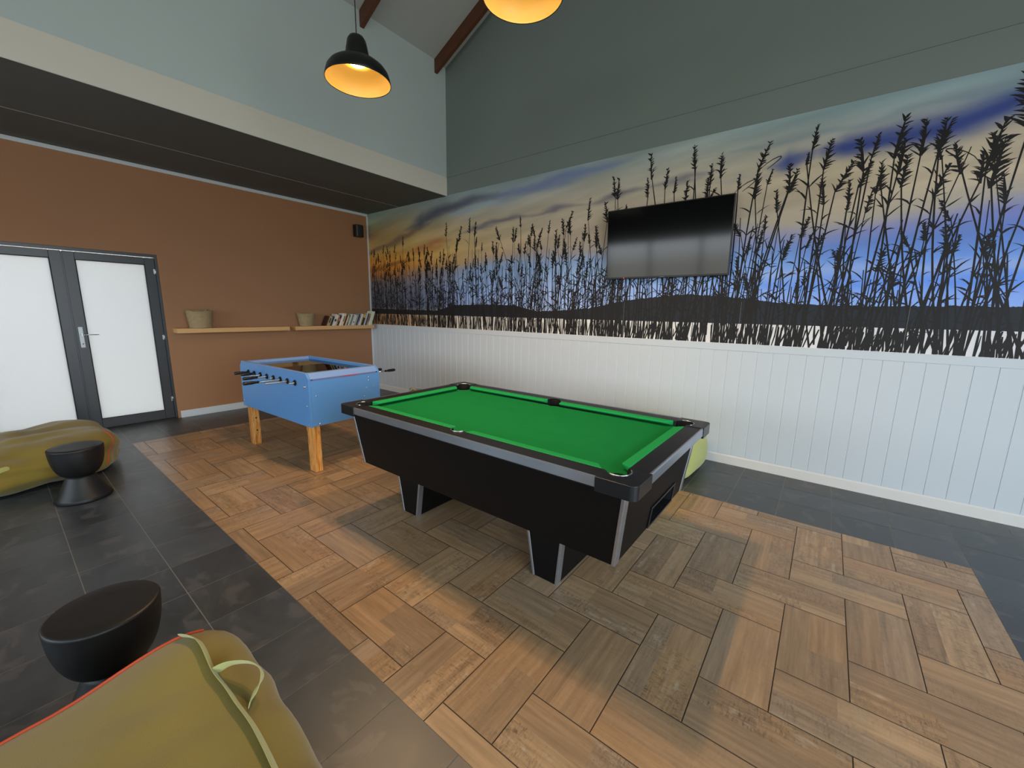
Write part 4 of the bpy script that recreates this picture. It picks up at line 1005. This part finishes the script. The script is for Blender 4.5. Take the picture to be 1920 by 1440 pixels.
# ================================================================== BEANBAGS
def beanbag(name, c, hx, hy, H, lb, material, ears=(), n=5.0, seed=0, wr=.012, cat='beanbag', tops=None, pipes=(), straps=(), sag=.05, bulge=.05, rz=0):
    root = empty(name, (c[0], c[1], 0), rz, label=lb, cat=cat)
    def surf(u, v, w, off=0.0):
        m = (abs(u) ** n + abs(v) ** n + abs(w) ** n) ** (1 / n)
        q = Vector((u, v, w)) / m
        zz = (q.z + 1) / 2
        k = 1 + bulge * math.sin(max(0, min(1, zz)) * math.pi) 
        x_, y_ = q.x * hx * k, q.y * hy * k
        z_ = zz * H
        if q.z > 0: z_ -= sag * (1 - min(1, math.hypot(q.x, q.y))) * q.z * -0.3 + sag * (max(abs(q.x), abs(q.y)) ** 3) * .0
        for (eu, ev, eh, er) in ears:
            g_ = math.exp(-((q.x - eu) ** 2 + (q.y - ev) ** 2) / er) * max(0, q.z) ; z_ += eh * g_
        if off: 
            d = Vector((q.x / hx, q.y / hy, (q.z) / (H / 2))).normalized(); x_ += d.x * off; y_ += d.y * off; z_ += d.z * off
        p = Vector((x_, y_, z_))
        nn = noise.noise(Vector((x_ * 3.1 + seed, y_ * 3.1, z_ * 5))) * wr * 2.2 + (noise.noise(Vector((x_ * 9 + seed, y_ * 5, z_ * 11 + 3)))) * wr
        d = Vector((q.x, q.y, q.z * .8)).normalized(); 
        if z_ > .02: p += d * nn
        p.z = max(p.z, .0)
        return p
    N = 44; bm = bmesh.new(); cache = {}
    def vert(u, v, w):
        k = (round(u, 4), round(v, 4), round(w, 4))
        if k not in cache: cache[k] = bm.verts.new(surf(u, v, w))
        return cache[k]
    R_ = [math.tan((-1 + 2 * i / N) * math.pi / 4) for i in range(N + 1)]
    for ax in range(3):
        for s_ in (-1, 1):
            for i in range(N):
                for j in range(N):
                    q = []
                    for (a, b_) in ((R_[i], R_[j]), (R_[i + 1], R_[j]), (R_[i + 1], R_[j + 1]), (R_[i], R_[j + 1])):
                        t = [0, 0, 0]; t[ax] = s_; t[(ax + 1) % 3] = a; t[(ax + 2) % 3] = b_; q.append(vert(*t))
                    if s_ < 0: q = q[::-1]
                    try: f = bm.faces.new(q); f.smooth = True
                    except ValueError: pass
    me = bpy.data.meshes.new('bag'); bm.to_mesh(me); bm.free(); me.materials.append(material)
    o = bpy.data.objects.new('bag', me); COL.objects.link(o); o.parent = root
    for path in pipes:
        b = MB(); b.tube([surf(*p, off=.002) for p in path], .0045, 8); b.build('piping', M_piping, root, smooth=True)
    for (path, wd, loop) in straps:
        b = MB(); pts = [surf(*p, off=.0015) for p in path]
        if loop:
            for i, q in enumerate(loop): pts[i] = pts[i] + Vector(q)
        L = []
        for i, p in enumerate(pts):
            d = (pts[min(i + 1, len(pts) - 1)] - pts[max(i - 1, 0)]).normalized()
            cen = Vector((0, 0, H * .4)); nrm = (p - cen).normalized(); sd = d.cross(nrm).normalized()
            L.append((b.bm.verts.new(p - sd * wd / 2), b.bm.verts.new(p + sd * wd / 2)))
        for i in range(len(L) - 1): b.bm.faces.new((L[i][0], L[i][1], L[i + 1][1], L[i + 1][0]))
        so_ = b.build('strap', M_canvas2, root, smooth=True); m_ = so_.modifiers.new('thick', 'SOLIDIFY'); m_.thickness = .004; m_.offset = 1
        ss = so_.modifiers.new('smooth', 'SUBSURF'); ss.levels = 2; ss.render_levels = 2
    return root
def line(a, b_, n=26): return [tuple(a[k] + (b_[k] - a[k]) * i / n for k in range(3)) for i in range(n + 1)]
# big one in the foreground
beanbag('beanbag', (5.90, -4.68), .58, .60, .46, 'large olive canvas beanbag with a handle strap in the foreground', M_canvas,
        ears=((-.87, .87, .10, .25),), n=8, seed=2.3, wr=.015,
        pipes=[line((-.955, .97, .97), (-.955, -.97, .97)) ],
        straps=[(line((-.97, .86, .985), (.95, .86, .985), 30), .050, None),
                (line((-.56, .86, .985), (-.27, .88, .985), 10), .032, [(0, 0, 0), (0, .004, .02), (0, .02, .035), (.01, .04, .04), (.02, .055, .042), (.03, .062, .04), (.03, .06, .035), (.025, .05, .03), (.015, .03, .02), (.005, .012, .01), (0, 0, 0)])])
# far one by the doors
beanbag('beanbag', (1.36, -4.42), .58, .56, .36, 'low olive canvas beanbag lying by the frosted doors', M_canvas,
        ears=((.6, .9, .05, .3), (-.5, -.6, -.04, .4)), n=3.6, seed=7.7, wr=.026, bulge=.04,
        pipes=[line((.72, .99, .92), (.95, .99, -.6))],
        straps=[(line((.96, -.75, .50), (.97, -.10, .35), 10), .04, [(0, 0, 0), (.02, 0, 0), (.03, 0, -.02), (.03, 0, -.04), (.03, 0, -.05), (.03, 0, -.05), (.03, 0, -.05), (.03, 0, -.04), (.02, 0, -.02), (.01, 0, 0), (0, 0, 0)])])
# two behind the pool table, against the panelling
beanbag('beanbag', (5.50, -.50), .49, .40, .43, 'lime green beanbag behind the right end of the pool table', M_canvas3, n=5.0, seed=4.1, wr=.012)
beanbag('beanbag', (2.15, -.50), .50, .38, .235, 'slumped olive beanbag against the panelling behind the foosball table', M_canvas,
        ears=((-.5, -.1, .03, .2),), n=3.2, seed=9.3, wr=.02,
        straps=[(line((-.72, -.2, 1), (-.10, -.2, 1), 10), .03, [(0, 0, 0), (-.01, 0, .03), (-.01, 0, .055), (0, 0, .05), (0, 0, .035), (0, 0, .025), (0, 0, .02), (0, 0, .015), (0, 0, .01), (0, 0, .005), (0, 0, 0)])])

# ================================================================== PENDANT LAMPS
def pendant(x, y, z, lb, r_=.225, drop=0.0):
    root = empty('pendant_lamp', (x, y, z), label=lb, cat='pendant lamp', group='black enamel pendant lamps over the pool table')
    outer = [(r_, 0), (r_ + .002, .003), (r_ * .985, .030), (r_ * .94, .062), (r_ * .84, .092), (r_ * .70, .115), (r_ * .52, .130), (r_ * .40, .136), (r_ * .385, .142), (r_ * .34, .20), (r_ * .285, .262), (r_ * .22, .285), (r_ * .08, .292), (0, .292)]
    b = MB(); b.lathe(outer, seg=64); b.build('shade', M_shade, root, recalc=True)
    inner = [(r_ - .0005, .0), (r_ * .97, .030), (r_ * .925, .060), (r_ * .82, .088), (r_ * .68, .110), (r_ * .50, .124), (r_ * .37, .131), (r_ * .33, .18), (0, .20)]
    b = MB(); b.lathe(inner, seg=64); b.build('shade_lining', M_lining, root)
    b = MB(); b.tube([(r_ * math.cos(a), r_ * math.sin(a), 0) for a in np.linspace(0, 2 * math.pi, 65)], .0025, 6, caps=False); b.build('rim_bead', M_shade, root)
    b = MB(); b.lathe([(0, .098), (.030, .101), (.052, .113), (.060, .130), (.052, .148), (.028, .165), (.020, .185), (0, .186)], seg=32); b.build('bulb', M_bulb, root)
    zc_ = (ZC0 - .054 + SL * (x - (XS - .12))) - z - drop
    b = MB(); b.tube([(0, 0, .288), (0, 0, zc_)], .0035, 8); b.build('cord', M_dark, root)
    b = MB(); b.lathe([(0, -.04), (.045, -.035), (.05, .0), (.05, .03), (0, .03)], c=(0, 0, zc_), seg=24); b.build('ceiling_rose', M_dark, root)
    l = bpy.data.lights.new('lamp_light', 'SPOT'); l.energy = 92; l.shadow_soft_size = .06; l.color = (1.0, .66, .36); l.spot_size = R(138); l.spot_blend = .35
    o = bpy.data.objects.new('lamp_light', l); COL.objects.link(o); o.parent = root; o.location = (0, 0, .075)
    return root
pendant(3.90, -2.56, 3.115, 'black enamel pendant lamp over the foosball end, seen whole')
pendant(5.24, -2.375, 3.225, 'black enamel pendant lamp cut off by the top edge of the photo')
